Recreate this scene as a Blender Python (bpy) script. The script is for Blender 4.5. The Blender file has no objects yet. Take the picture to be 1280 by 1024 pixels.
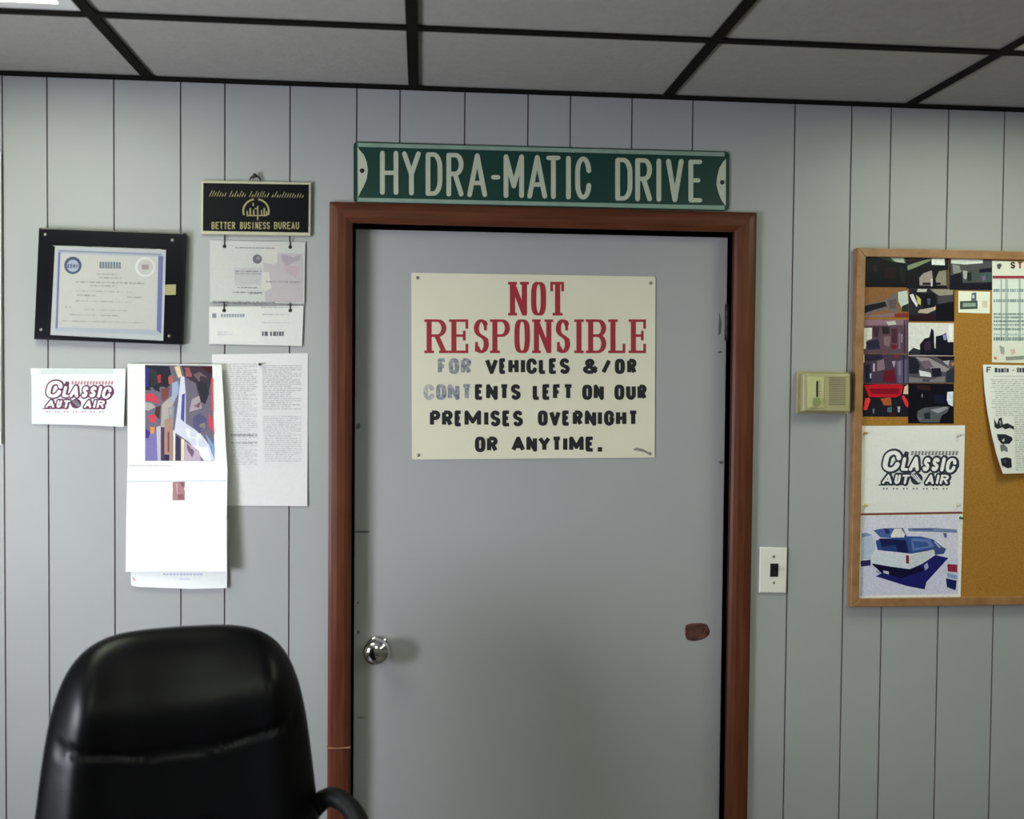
import bpy, bmesh, math, random
from mathutils import Vector, Matrix

# ------------------------------------------------------------------ camera, world, light, exposure
SC = bpy.context.scene
COL = SC.collection
F_PX, CAM_D, CAM_Z = 1233.5, 2.3924, 1.652
YAW, PITCH, ROLL = 0.0922, -0.0286, 0.0090
fw = Vector((math.sin(YAW) * math.cos(PITCH), math.cos(YAW) * math.cos(PITCH), math.sin(PITCH)))
_rt = Vector((math.cos(YAW), -math.sin(YAW), 0))
_up = _rt.cross(fw)
RT = _rt * math.cos(ROLL) + _up * math.sin(ROLL)
UP = _up * math.cos(ROLL) - _rt * math.sin(ROLL)
CAM = Vector((0, -CAM_D, CAM_Z))
cam_data = bpy.data.cameras.new('camera')
cam_data.sensor_fit = 'HORIZONTAL'
cam_data.sensor_width = 36
cam_data.lens = F_PX * 36 / 1280
cam_data.clip_start = 0.05
cam_data.dof.use_dof = True
cam_data.dof.focus_distance = 2.6
cam_data.dof.aperture_fstop = 2.4
cam = bpy.data.objects.new('camera', cam_data)
COL.objects.link(cam)
m = Matrix((RT, UP, -fw)).transposed().to_4x4()
m.translation = CAM
cam.matrix_world = m
SC.camera = cam

SC.view_settings.view_transform = 'Standard'
SC.view_settings.look = 'None'
SC.view_settings.gamma = 1
SC.view_settings.use_curve_mapping = False
SC.view_settings.exposure = 0.0

world = bpy.data.worlds.new('World')
SC.world = world
world.use_nodes = True
world.node_tree.nodes['Background'].inputs['Color'].default_value = (0.75, 0.88, 1.0, 1)
world.node_tree.nodes['Background'].inputs['Strength'].default_value = 1.0

H = CAM_Z + 0.697            # ceiling height
ROOM_L, ROOM_R, ROOM_F = -1.80, 3.1, -4.6
# daylight through the window of the left wall
WIN_Y0, WIN_Y1, WIN_Z0, WIN_Z1 = -2.10, -1.00, 0.85, 1.65
WINDOW_POWER = 118
sun_l = bpy.data.lights.new('window_daylight', 'AREA')
sun_l.shape = 'RECTANGLE'
sun_l.size = WIN_Y1 - WIN_Y0
sun_l.size_y = WIN_Z1 - WIN_Z0
sun_l.energy = WINDOW_POWER
sun_l.color = (0.90, 0.915, 1.0)
day = bpy.data.objects.new('window_daylight', sun_l)
COL.objects.link(day)
day.location = (ROOM_L - 0.12, (WIN_Y0 + WIN_Y1) / 2, (WIN_Z0 + WIN_Z1) / 2)
day.rotation_euler = (0, math.radians(-90), 0)
day.rotation_euler = Vector((0, 0, -1)).rotation_difference(Vector((1, 0, 0))).to_euler()
TROFFER = 13.0                # fluorescent diffuser emission
TROFFER_COL = (0.92, 1.0, 0.76)


# ------------------------------------------------------------------ helpers
def at(px, py, y=0.0):
    """photo pixel -> point on the plane parallel to the wall at depth y"""
    d = fw + RT * ((px - 640) / F_PX) - UP * ((py - 512) / F_PX)
    return CAM + d * ((y + CAM_D) / d.y)


def lin(c):
    c = c / 255
    return c / 12.92 if c <= 0.04045 else ((c + 0.055) / 1.055) ** 2.4


def principled(name, col, rough=0.5, metal=0.0, spec=0.5, noise=0.0, scale=40, bump=0.0, bscale=200, col2=None, stretch=None):
    mt = bpy.data.materials.new(name)
    mt.use_nodes = True
    nt = mt.node_tree
    b = nt.nodes['Principled BSDF']
    b.inputs['Roughness'].default_value = rough
    b.inputs['Metallic'].default_value = metal
    b.inputs['Specular IOR Level'].default_value = spec
    b.inputs['Base Color'].default_value = (*col, 1)
    tc = nt.nodes.new('ShaderNodeTexCoord')
    mp = nt.nodes.new('ShaderNodeMapping')
    nt.links.new(tc.outputs['Object'], mp.inputs['Vector'])
    if stretch:
        mp.inputs['Scale'].default_value = stretch
    if noise or col2:
        n = nt.nodes.new('ShaderNodeTexNoise')
        n.inputs['Scale'].default_value = scale
        n.inputs['Detail'].default_value = 5
        nt.links.new(mp.outputs['Vector'], n.inputs['Vector'])
        r = nt.nodes.new('ShaderNodeValToRGB')
        r.color_ramp.elements[0].position = 0.3
        r.color_ramp.elements[1].position = 0.7
        c2 = col2 or tuple(x * (1 - noise) for x in col)
        r.color_ramp.elements[0].color = (*c2, 1)
        r.color_ramp.elements[1].color = (*col, 1)
        nt.links.new(n.outputs['Fac'], r.inputs['Fac'])
        nt.links.new(r.outputs['Color'], b.inputs['Base Color'])
    if bump:
        n2 = nt.nodes.new('ShaderNodeTexNoise')
        n2.inputs['Scale'].default_value = bscale
        n2.inputs['Detail'].default_value = 3
        nt.links.new(mp.outputs['Vector'], n2.inputs['Vector'])
        bp = nt.nodes.new('ShaderNodeBump')
        bp.inputs['Strength'].default_value = bump
        bp.inputs['Distance'].default_value = 0.002
        nt.links.new(n2.outputs['Fac'], bp.inputs['Height'])
        nt.links.new(bp.outputs['Normal'], b.inputs['Normal'])
    return mt


def emission(name, col, strength):
    mt = bpy.data.materials.new(name)
    mt.use_nodes = True
    nt = mt.node_tree
    nt.nodes.remove(nt.nodes['Principled BSDF'])
    e = nt.nodes.new('ShaderNodeEmission')
    e.inputs['Color'].default_value = (*col, 1)
    e.inputs['Strength'].default_value = strength
    nt.links.new(e.outputs[0], nt.nodes['Material Output'].inputs[0])
    return mt


def clear(name, gloss=0.04, tint=(1, 1, 1), rough=0.03):
    mt = bpy.data.materials.new(name)
    mt.use_nodes = True
    nt = mt.node_tree
    nt.nodes.remove(nt.nodes['Principled BSDF'])
    t = nt.nodes.new('ShaderNodeBsdfTransparent')
    t.inputs[0].default_value = (*tint, 1)
    g = nt.nodes.new('ShaderNodeBsdfGlossy')
    g.inputs['Roughness'].default_value = rough
    lw = nt.nodes.new('ShaderNodeLayerWeight')           # Schlick reflectance, the same on both faces of the pane
    lw.inputs['Blend'].default_value = 0.5
    pw = nt.nodes.new('ShaderNodeMath')
    pw.operation = 'POWER'
    pw.inputs[1].default_value = 5
    nt.links.new(lw.outputs['Facing'], pw.inputs[0])
    fr = nt.nodes.new('ShaderNodeMath')
    fr.operation = 'MULTIPLY_ADD'
    fr.inputs[1].default_value = 0.9
    fr.inputs[2].default_value = gloss
    nt.links.new(pw.outputs[0], fr.inputs[0])
    mx = nt.nodes.new('ShaderNodeMixShader')
    nt.links.new(fr.outputs[0], mx.inputs[0])
    nt.links.new(t.outputs[0], mx.inputs[1])
    nt.links.new(g.outputs[0], mx.inputs[2])
    nt.links.new(mx.outputs[0], nt.nodes['Material Output'].inputs[0])
    return mt


def print_material(name, rough, grain=0.03):
    mt = principled(name, (1, 1, 1), rough, spec=0.3)
    nt = mt.node_tree
    a = nt.nodes.new('ShaderNodeAttribute')
    a.attribute_name = 'ink'
    n = nt.nodes.new('ShaderNodeTexNoise')               # slight unevenness of the print itself
    n.inputs['Scale'].default_value = 170
    n.inputs['Detail'].default_value = 4
    nt.links.new(nt.nodes['Texture Coordinate'].outputs['Object'], n.inputs['Vector'])
    r = nt.nodes.new('ShaderNodeMapRange')
    r.inputs['From Min'].default_value = 0.3
    r.inputs['From Max'].default_value = 0.7
    r.inputs['To Min'].default_value = 1 - grain
    r.inputs['To Max'].default_value = 1 + grain * 0.7
    nt.links.new(n.outputs['Fac'], r.inputs['Value'])
    mx = nt.nodes.new('ShaderNodeVectorMath')
    mx.operation = 'SCALE'
    nt.links.new(a.outputs['Color'], mx.inputs[0])
    nt.links.new(r.outputs[0], mx.inputs['Scale'])
    nt.links.new(mx.outputs[0], nt.nodes['Principled BSDF'].inputs['Base Color'])
    return mt


M = dict(
    wall=principled('wall_paint', (0.367, 0.379, 0.389), 0.45, noise=0.05, scale=3, bump=0.06, bscale=160),
    groove=principled('groove_stain', (0.135, 0.11, 0.13), 0.7, noise=0.2),
    door=principled('door_paint', (0.365, 0.362, 0.388), 0.42, noise=0.05, scale=2.5, bump=0.05, bscale=90),
    wood=principled('casing_wood', (0.125, 0.036, 0.016), 0.42, spec=0.3, col2=(0.072, 0.019, 0.008), scale=9, stretch=(9, 9, 0.7), bump=0.05, bscale=60),
    woodh=principled('casing_wood_across', (0.125, 0.036, 0.016), 0.42, spec=0.3, col2=(0.072, 0.019, 0.008), scale=9, stretch=(0.7, 9, 9), bump=0.05, bscale=60),
    splice=principled('splice_filler', (0.33, 0.17, 0.09), 0.6, noise=0.2),
    jamb=principled('jamb_wood', (0.045, 0.016, 0.010), 0.7, spec=0.2, noise=0.3, scale=12),
    tile=principled('ceiling_tile', (0.35, 0.345, 0.325), 0.9, noise=0.10, scale=55, bump=0.35, bscale=140),
    grid=principled('grid_metal', (0.007, 0.006, 0.005), 0.8, spec=0.1, noise=0.2),
    floor=principled('floor_vinyl', (0.09, 0.08, 0.07), 0.45, noise=0.2, scale=8),
    room=principled('room_paint', (0.17, 0.165, 0.155), 0.7, noise=0.05, scale=3),
    white_metal=principled('white_enamel', (0.7, 0.7, 0.68), 0.4, noise=0.03),
    chrome=principled('polished_chrome', (0.80, 0.79, 0.78), 0.10, metal=1.0, noise=0.05),
    steel=principled('dull_steel', (0.30, 0.29, 0.27), 0.4, metal=0.8, noise=0.2),
    dark_metal=principled('dark_metal', (0.03, 0.028, 0.03), 0.45, metal=0.5, noise=0.2),
    brown_core=principled('torn_wood_core', (0.13, 0.045, 0.028), 0.85, col2=(0.03, 0.012, 0.010), scale=60, bump=0.8, bscale=120),
    scuff=principled('scuff_mark', (0.14, 0.13, 0.14), 0.7, noise=0.3),
    green=principled('sign_green', (0.0016, 0.040, 0.031), 0.4, noise=0.10, scale=12),
    reflective=principled('sign_white', (0.50, 0.55, 0.44), 0.45, noise=0.08, scale=30),
    rim=principled('sign_rim', (0.26, 0.38, 0.32), 0.4, noise=0.2, scale=25),
    plate=principled('enamel_cream', (0.72, 0.70, 0.57), 0.4, noise=0.04, scale=8),
    black_lacquer=principled('black_lacquer', (0.005, 0.005, 0.008), 0.2, noise=0.2),
    black_board=principled('black_board', (0.002, 0.002, 0.005), 0.5, spec=0.15, noise=0.2),
    gold=principled('gilt_lettering', (0.36, 0.33, 0.16), 0.4, metal=0.2, noise=0.15, scale=300),
    cream_plastic=principled('cream_plastic', (0.52, 0.50, 0.36), 0.45, noise=0.05),
    ivory=principled('ivory_plastic', (0.78, 0.76, 0.71), 0.35, noise=0.03),
    thermo=principled('thermostat_beige', (0.40, 0.36, 0.20), 0.4, noise=0.08),
    thermo_face=principled('thermostat_face', (0.52, 0.54, 0.27), 0.35, noise=0.08),
    thermo_grille=principled('thermostat_grille', (0.26, 0.24, 0.14), 0.6, noise=0.15),
    cork=principled('cork', (0.44, 0.225, 0.045), 0.9, spec=0.1, col2=(0.30, 0.135, 0.022), scale=260, bump=0.5, bscale=300),
    cork_frame=principled('board_frame_wood', (0.36, 0.19, 0.085), 0.5, col2=(0.25, 0.12, 0.045), scale=12, stretch=(3, 3, 3)),
    leather=principled('black_leather', (0.0022, 0.0022, 0.003), 0.34, spec=0.15, noise=0.2, scale=30, bump=0.12, bscale=320),
    plastic=principled('black_plastic', (0.006, 0.006, 0.007), 0.5, spec=0.15, noise=0.2),
    pin_yellow=principled('pin_yellow', (0.62, 0.55, 0.10), 0.35, noise=0.05),
    pin_orange=principled('pin_orange', (0.62, 0.30, 0.06), 0.35, noise=0.05),
    pin_green=principled('pin_green', (0.01, 0.12, 0.03), 0.35, noise=0.05),
    pin_dark=principled('pin_dark', (0.05, 0.05, 0.05), 0.35, noise=0.05),
    pin_clear=principled('pin_pale', (0.55, 0.50, 0.40), 0.3, noise=0.05),
    tape=principled('white_tape', (0.88, 0.90, 0.92), 0.3, noise=0.02),
    acrylic=clear('clear_acrylic'),
    glass=clear('window_glass'),
    matte=print_material('printed_paper', 0.6),
    picture=print_material('calendar_print', 0.35, 0.05),
    glossy=print_material('photo_print', 0.3, 0.12),
    diffuser=emission('lit_diffuser', TROFFER_COL, TROFFER),
)


def link(name, bm, mats, parent=None, smooth=False):
    me = bpy.data.meshes.new(name)
    bmesh.ops.recalc_face_normals(bm, faces=bm.faces) if smooth else None
    bm.to_mesh(me)
    bm.free()
    for mt in (mats if isinstance(mats, (list, tuple)) else [mats]):
        me.materials.append(M[mt] if isinstance(mt, str) else mt)
    if smooth:
        for p in me.polygons:
            p.use_smooth = True
    o = bpy.data.objects.new(name, me)
    COL.objects.link(o)
    if parent:
        o.parent = parent
        o.matrix_parent_inverse = parent_inverse(parent)
    return o


def world_of(o):
    mt = Matrix.LocRotScale(o.location, o.rotation_euler, o.scale)
    if o.parent:
        mt = world_of(o.parent) @ o.matrix_parent_inverse @ mt
    return mt


def parent_inverse(p):
    return world_of(p).inverted()


def tag(o, label=None, cat=None, group=None, kind=None):
    for k, v in (('label', label), ('category', cat), ('group', group), ('kind', kind)):
        if v:
            o[k] = v
    return o


def empty(name, loc, label, cat, group=None, rz=0):
    o = bpy.data.objects.new(name, None)
    o.empty_display_size = 0.05
    COL.objects.link(o)
    o.location = loc
    o.rotation_euler = (0, 0, rz)
    return tag(o, label, cat, group)


def box(bm, x0, x1, y0, y1, z0, z1, mi=0, bev=0.0):
    t = bmesh.new()
    bmesh.ops.create_cube(t, size=1)
    for v in t.verts:
        v.co = Vector(((x0 + x1) / 2 + v.co.x * (x1 - x0), (y0 + y1) / 2 + v.co.y * (y1 - y0), (z0 + z1) / 2 + v.co.z * (z1 - z0)))
    if bev:
        bmesh.ops.bevel(t, geom=t.edges[:], offset=bev, segments=3, affect='EDGES', profile=0.5)
    merge(bm, t, mi)


def merge(bm, t, mi=0):
    vm = {v: bm.verts.new(v.co) for v in t.verts}
    for f in t.faces:
        try:
            g = bm.faces.new([vm[v] for v in f.verts])
            g.material_index = mi if mi is not None else f.material_index
            g.smooth = f.smooth
        except ValueError:
            pass
    t.free()


def quad_prism(bm, pts, y_back, y_front, mi=0, bev=0.0):
    """pts: list of (x,z), clockwise or not; solid between two depths"""
    t = bmesh.new()
    f = [t.verts.new((p[0], y_front, p[1])) for p in pts]
    b = [t.verts.new((p[0], y_back, p[1])) for p in pts]
    t.faces.new(f)
    t.faces.new(b[::-1])
    n = len(pts)
    for i in range(n):
        t.faces.new((f[i], b[i], b[(i + 1) % n], f[(i + 1) % n]))
    bmesh.ops.recalc_face_normals(t, faces=t.faces)
    if bev:
        es = [e for e in t.edges if all(abs(v.co.y - y_front) < 1e-6 for v in e.verts)]
        bmesh.ops.bevel(t, geom=es, offset=bev, segments=3, affect='EDGES', profile=0.5)
    merge(bm, t, mi)


def pxz(pts, y):
    r = []
    for p in pts:
        w = at(p[0], p[1], y)
        r.append((w.x, w.z))
    return r


def lathe(bm, centre, axis, prof, n=28, mi=0, smooth=True):
    """prof: list of (radius, distance along axis)"""
    q = Vector((0, 0, 1)).rotation_difference(Vector(axis))
    t = bmesh.new()
    rings = []
    for r, h in prof:
        if r < 1e-6:
            rings.append([t.verts.new(Vector(centre) + q @ Vector((0, 0, h)))])
        else:
            rings.append([t.verts.new(Vector(centre) + q @ Vector((r * math.cos(2 * math.pi * i / n), r * math.sin(2 * math.pi * i / n), h))) for i in range(n)])
    for a, b in zip(rings, rings[1:]):
        for i in range(n):
            j = (i + 1) % n
            if len(a) == 1 and len(b) == 1:
                continue
            if len(a) == 1:
                t.faces.new((a[0], b[i], b[j]))
            elif len(b) == 1:
                t.faces.new((a[i], a[j], b[0]))
            else:
                t.faces.new((a[i], a[j], b[j], b[i]))
    bmesh.ops.recalc_face_normals(t, faces=t.faces)
    for f in t.faces:
        f.smooth = smooth
    merge(bm, t, mi)


def tube(bm, pts, r, n=10, mi=0):
    t = bmesh.new()
    rings = []
    pts = [Vector(p) for p in pts]
    for i, p in enumerate(pts):
        d = (pts[min(i + 1, len(pts) - 1)] - pts[max(i - 1, 0)]).normalized()
        ref = Vector((0, 0, 1)) if abs(d.z) < 0.9 else Vector((1, 0, 0))
        u = d.cross(ref).normalized()
        w = d.cross(u)
        rr = r[i] if isinstance(r, (list, tuple)) else r
        rings.append([t.verts.new(p + (u * math.cos(2 * math.pi * k / n) + w * math.sin(2 * math.pi * k / n)) * rr) for k in range(n)])
    for a, b in zip(rings, rings[1:]):
        for k in range(n):
            t.faces.new((a[k], a[(k + 1) % n], b[(k + 1) % n], b[k]))
    t.faces.new(rings[0][::-1])
    t.faces.new(rings[-1])
    bmesh.ops.recalc_face_normals(t, faces=t.faces)
    for f in t.faces:
        f.smooth = True
    merge(bm, t, mi)


# ------------------------------------------------------------------ stroke lettering
def arc(cx, cy, rx, ry, a0, a1, n=10):
    return [(cx + rx * math.cos(math.radians(a0 + (a1 - a0) * i / n)), cy + ry * math.sin(math.radians(a0 + (a1 - a0) * i / n))) for i in range(n + 1)]


def oval(sq):
    """rounded, upright O shape; sq in 0..1 sets how square the shoulders are"""
    r = []
    for i in range(33):
        a = math.pi / 2 + 2 * math.pi * i / 32
        e = 2 / (2 + 2.2 * sq)
        c, s = math.cos(a), math.sin(a)
        r.append((0.5 + 0.5 * math.copysign(abs(c) ** e, c), 0.5 + 0.5 * math.copysign(abs(s) ** e, s)))
    return r


def s_curve():
    return arc(0.5, 0.74, 0.5, 0.26, 25, 90, 5) + arc(0.5, 0.74, 0.5, 0.26, 90, 180, 6)[1:] + \
        [(0.06, 0.62), (0.3, 0.54), (0.7, 0.46), (0.94, 0.38)] + arc(0.5, 0.26, 0.5, 0.26, 0, -90, 6) + arc(0.5, 0.26, 0.5, 0.26, -90, -155, 5)[1:]


BOWL_T = [(0, 1), (0.55, 1)] + arc(0.55, 0.76, 0.45, 0.24, 90, -90, 10)[1:] + [(0, 0.52)]
BOWL_B = [(0, 0.52), (0.55, 0.52)] + arc(0.55, 0.26, 0.45, 0.26, 90, -90, 10)[1:] + [(0, 0)]
GLYPH = {
    'A': [[(0, 0), (0.5, 1), (1, 0)], [(0.17, 0.3), (0.83, 0.3)]],
    'B': [[(0, 0), (0, 1)], BOWL_T, BOWL_B],
    'C': [arc(0.5, 0.66, 0.5, 0.34, 5, 180, 12) + arc(0.5, 0.34, 0.5, 0.34, 180, 355, 12)],
    'D': [[(0, 0), (0, 1), (0.4, 1)] + arc(0.45, 0.66, 0.55, 0.34, 90, 0, 8) + arc(0.45, 0.34, 0.55, 0.34, 0, -90, 8) + [(0, 0)]],
    'E': [[(1, 1), (0, 1), (0, 0), (1, 0)], [(0, 0.52), (0.8, 0.52)]],
    'F': [[(1, 1), (0, 1), (0, 0)], [(0, 0.5), (0.8, 0.5)]],
    'G': [arc(0.5, 0.66, 0.5, 0.34, 5, 180, 12) + arc(0.5, 0.34, 0.5, 0.34, 180, 360, 12) + [(1, 0.48), (0.55, 0.48)]],
    'H': [[(0, 0), (0, 1)], [(1, 0), (1, 1)], [(0, 0.5), (1, 0.5)]],
    'I': [[(0.5, 0), (0.5, 1)]],
    'L': [[(0, 1), (0, 0), (1, 0)]],
    'M': [[(0, 0), (0, 1), (0.5, 0.25), (1, 1), (1, 0)]],
    'N': [[(0, 0), (0, 1), (1, 0), (1, 1)]],
    'O': [oval(0.5)],
    'P': [[(0, 0), (0, 1)], BOWL_T],
    'R': [[(0, 0), (0, 1)], BOWL_T, [(0.5, 0.52), (1, 0)]],
    'S': [s_curve()],
    'T': [[(0, 1), (1, 1)], [(0.5, 1), (0.5, 0)]],
    'U': [[(0, 1), (0, 0.34)] + arc(0.5, 0.34, 0.5, 0.34, 180, 360, 12) + [(1, 1)]],
    'V': [[(0, 1), (0.5, 0), (1, 1)]],
    'Y': [[(0, 1), (0.5, 0.48), (1, 1)], [(0.5, 0.48), (0.5, 0)]],
    '&': [[(1, 0), (0.2, 0.72)] + arc(0.42, 0.8, 0.24, 0.2, 200, -20, 8) + [(0.1, 0.35)] + arc(0.4, 0.23, 0.4, 0.23, 160, 300, 7) + [(1, 0.45)]],
    '/': [[(0, 0), (1, 1)]],
    '-': [[(0, 0.46), (1, 0.46)]],
    '.': [[(0.5, 0), (0.5, 0.1)]],
}
# ends that take a slab serif: (x, y, half width factor)
SERIF = {'N': [(0, 0), (0, 1), (1, 1)], 'T': [(0.5, 0)], 'R': [(0, 0), (0, 1), (1, 0)], 'P': [(0, 0), (0, 1)], 'E': [(0, 0), (0, 1)],
         'I': [(0.5, 0), (0.5, 1)], 'B': [(0, 0), (0, 1)], 'L': [(0, 1), (0, 0)]}
TICKS = {'T': [(0, 1, -1), (1, 1, -1)], 'E': [(1, 1, -1), (1, 0, 1), (0.8, 0.52, 0)], 'L': [(1, 0, 1)], 'S': [(0.95, 0.84, 0), (0.05, 0.16, 0)]}


def letter_polys(ch, x0, x1, yt, yb, wv, wh, serif=False, rnd=True, shear=0.0):
    """polygons (photo pixels) of one capital between x0..x1, yt (top)..yb (baseline)"""
    out = []
    ix, iy = wv / 2, wh / 2
    if serif:
        ix = wv * 0.75

    def flat(poly):
        return poly if rnd else [(p[0], min(max(p[1], yt), yb)) for p in poly]

    if ch == '.':
        return [[(x0, yb - (x1 - x0)), (x1, yb - (x1 - x0)), (x1, yb), (x0, yb)]]

    def mp(p):
        w = max(x1 - x0 - 2 * ix, 0.01)
        x = x0 + ix + p[0] * w
        y = yb - iy - p[1] * (yb - yt - 2 * iy)
        return (x + (yb - y) * shear, y)
    for st in GLYPH[ch]:
        pts = [mp(p) for p in st]
        for i, (a, b) in enumerate(zip(pts, pts[1:])):
            dx, dy = b[0] - a[0], b[1] - a[1]
            L = math.hypot(dx, dy)
            if L < 1e-6:
                continue
            w = (wv * dy * dy + wh * dx * dx) / (L * L) / 2
            nx, ny = -dy / L * w, dx / L * w
            out.append([(a[0] + nx, a[1] + ny), (b[0] + nx, b[1] + ny), (b[0] - nx, b[1] - ny), (a[0] - nx, a[1] - ny)])
            if (i > 0 or rnd):
                r = w
                out.append([(a[0] + r * math.cos(k * math.pi / 5), a[1] + r * math.sin(k * math.pi / 5)) for k in range(10)])
            if i == len(pts) - 2 and rnd:
                out.append([(b[0] + w * math.cos(k * math.pi / 5), b[1] + w * math.sin(k * math.pi / 5)) for k in range(10)])
    if serif:
        for p in SERIF.get(ch, []):
            c = mp(p)
            s = wv * (0.95 if ch != 'N' else 0.85)
            h = wh * 0.5
            out.append([(c[0] - s, c[1] - h), (c[0] + s, c[1] - h), (c[0] + s, c[1] + h), (c[0] - s, c[1] + h)])
        for (px, py, d) in TICKS.get(ch, []):
            c = mp((px, py))
            tl = (yb - yt) * 0.24
            y0, y1 = (c[1] - wh / 2, c[1] + tl) if d < 0 else ((c[1] - tl, c[1] + wh / 2) if d > 0 else (c[1] - tl * 0.6, c[1] + tl * 0.6))
            out.append([(c[0] - wh * 0.7, y0), (c[0] + wh * 0.35, y0), (c[0] + wh * 0.35, y1), (c[0] - wh * 0.7, y1)])
    return [flat(p) for p in out]


def add_poly(bm, pts_px, y, mi=0, rise=0.0, k=0):
    """flat painted polygon at depth y; rise > 0 makes it an embossed prism"""
    pts = pxz(pts_px, y)
    if rise:
        quad_prism(bm, pts, y, y - rise - 0.00001 * k, mi)
        return
    y -= 0.00001 * k                                     # overlapping strokes never share one plane
    f = bm.faces.new([bm.verts.new((p[0], y, p[1])) for p in pts])
    f.normal_update()
    if f.normal.y > 0:
        f.normal_flip()
    f.material_index = mi


# ------------------------------------------------------------------ printed sheets
def sheet(name, quad, y0, layers, white, label=None, cat=None, group=None, t=0.0008, base=None, mat='matte', curl=None, nb=8, parent=None):
    """A sheet hung parallel to the wall. quad / layers in photo pixels; layer = (rgb, polygon).
    white = how bright white paper shows at that spot in the photo, so ink colours become reflectances."""
    bm = bmesh.new()
    ink = bm.loops.layers.float_color.new('ink')

    def alb(c):
        return tuple(min(0.9, 0.80 * lin(c[i]) / max(lin(white[i]), 1e-4)) for i in range(3)) + (1.0,)
    yf = y0 - t
    pts = pxz(quad, y0)
    quad_prism(bm, pts, y0, yf)
    cb = alb(base or white)
    for f in bm.faces:
        for l in f.loops:
            l[ink] = cb
    for k, lay_ in enumerate(layers):
        c, poly = lay_[0], lay_[1]
        y = yf - 0.00006 - 0.00001 * (lay_[2] if len(lay_) > 2 else min(k, 90))   # ink levels, hundredths of a millimetre apart
        p2 = pxz(poly, y0)
        f = bm.faces.new([bm.verts.new((p[0], y, p[1])) for p in p2])
        f.normal_update()
        if f.normal.y > 0:
            f.normal_flip()
        ca = alb(c)
        for l in f.loops:
            l[ink] = ca
    if curl:
        xs = [p[0] for p in pts]
        zs = [p[1] for p in pts]
        a0, a1, b0, b1 = min(xs), max(xs), min(zs), max(zs)
        for i in range(1, nb):
            for n, lo, hi in ((Vector((1, 0, 0)), a0, a1), (Vector((0, 0, 1)), b0, b1)):
                co = n * (lo + (hi - lo) * i / nb)
                bmesh.ops.bisect_plane(bm, geom=bm.verts[:] + bm.edges[:] + bm.faces[:], plane_co=co, plane_no=n)
        for v in bm.verts:
            u, w = (v.co.x - a0) / (a1 - a0), (v.co.z - b0) / (b1 - b0)
            v.co.y -= curl(u, w)
    o = link(name, bm, mat, parent)
    return tag(o, label, cat, group)


def crop(x0, y0, s):
    return lambda *pts: [(x0 + p[0] / s, y0 + p[1] / s) for p in pts]


def rect(x0, y0, x1, y1):
    return [(x0, y0), (x1, y0), (x1, y1), (x0, y1)]


def disc(cx, cy, r, n=16, ry=None):
    return [(cx + r * math.cos(2 * math.pi * i / n), cy + (ry or r) * math.sin(2 * math.pi * i / n)) for i in range(n)]


def text_rows(rng, x0, x1, ys, h, col, slope=0.0, gap=0.25, jitter=25):
    """rows of unreadable small print: broken thin bars"""
    out = []
    for y in ys:
        x = x0
        while x < x1 - 1:
            w = rng.uniform(2.0, 8.0)
            xe = min(x + w, x1)
            d = rng.randint(-jitter, jitter)
            c = tuple(max(0, min(255, k + d)) for k in col)
            out.append((c, [(x, y + (x - x0) * slope), (xe, y + (xe - x0) * slope), (xe, y + h + (xe - x0) * slope), (x, y + h + (x - x0) * slope)], 45))
            x = xe + rng.uniform(0.6, 1.6) + (gap if rng.random() < 0.3 else 0)
    return out


# ================================================================== STRUCTURE
# ---- door opening, from the casing in the photo
OPEN_L = at(440, 600).x
OPEN_R = at(912, 600).x
OPEN_T = at(680, 284.5).z
CAS_W = 0.054
# ---- back wall: grooved panelling, grooves every 4, 6 and 6 inches
groove_px = [(5, 400, 4.5), (61, 400, 60), (144, 400, 143), (227, 400, 226), (282, 400, 281), (363, 400, 362), (446, 150, 446), (500, 150, 500),
             (581, 150, 581), (660, 150, 660), (713, 150, 713), (790, 150, 790), (866, 150, 866), (917, 160, 917), (990, 450, 989.5),
             (1065, 300, 1060), (1112, 300, 1109), (1184, 300, 1180.5), (1254, 300, 1250)]
groove_x = [at(c, 400 if (i < 6 or i > 13) else 150).x for i, (a, b, c) in enumerate(groove_px)]
x = groove_x[0]
step = [0.0254 * 6, 0.0254 * 6, 0.0254 * 4]
left = []
k = 0
while x > ROOM_L + 0.1:
    x -= step[k % 3]
    k += 1
    left.append(x)
x = groove_x[-1]
right = []
k = 0
seq = [0.0254 * 4, 0.0254 * 6, 0.0254 * 6]
while x < ROOM_R - 0.1:
    x += seq[k % 3]
    k += 1
    right.append(x)
gx = sorted([g for g in left if g > ROOM_L + 0.02] + groove_x + [g for g in right if g < ROOM_R - 0.02])
GW, GD = 0.0036, 0.0022
bm = bmesh.new()


def wall_strip(x0, x1, y, z0, z1, mi):
    f = bm.faces.new([bm.verts.new(p) for p in ((x0, y, z0), (x1, y, z0), (x1, y, z1), (x0, y, z1))])
    f.material_index = mi


def wall_span(x0, x1, z0, z1):
    edges = [x0] + [g for g in gx if x0 + 0.006 < g < x1 - 0.006] + [x1]
    for i, (a, b) in enumerate(zip(edges, edges[1:])):
        aa = a + (GW / 2 if i > 0 else 0)
        bb = b - (GW / 2 if i < len(edges) - 2 else 0)
        wall_strip(aa, bb, 0, z0, z1, 0)
        if i < len(edges) - 2:
            f1 = [(bb, 0), (bb + GW * 0.3, GD), (bb + GW * 0.7, GD), (bb + GW, 0)]
            for (p, q) in zip(f1, f1[1:]):
                f = bm.faces.new([bm.verts.new(v) for v in ((p[0], p[1], z0), (q[0], q[1], z0), (q[0], q[1], z1), (p[0], p[1], z1))])
                f.material_index = 1


wall_span(ROOM_L, OPEN_L, 0, H)
wall_span(OPEN_R, ROOM_R, 0, H)
wall_span(OPEN_L, OPEN_R, OPEN_T, H)
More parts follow.
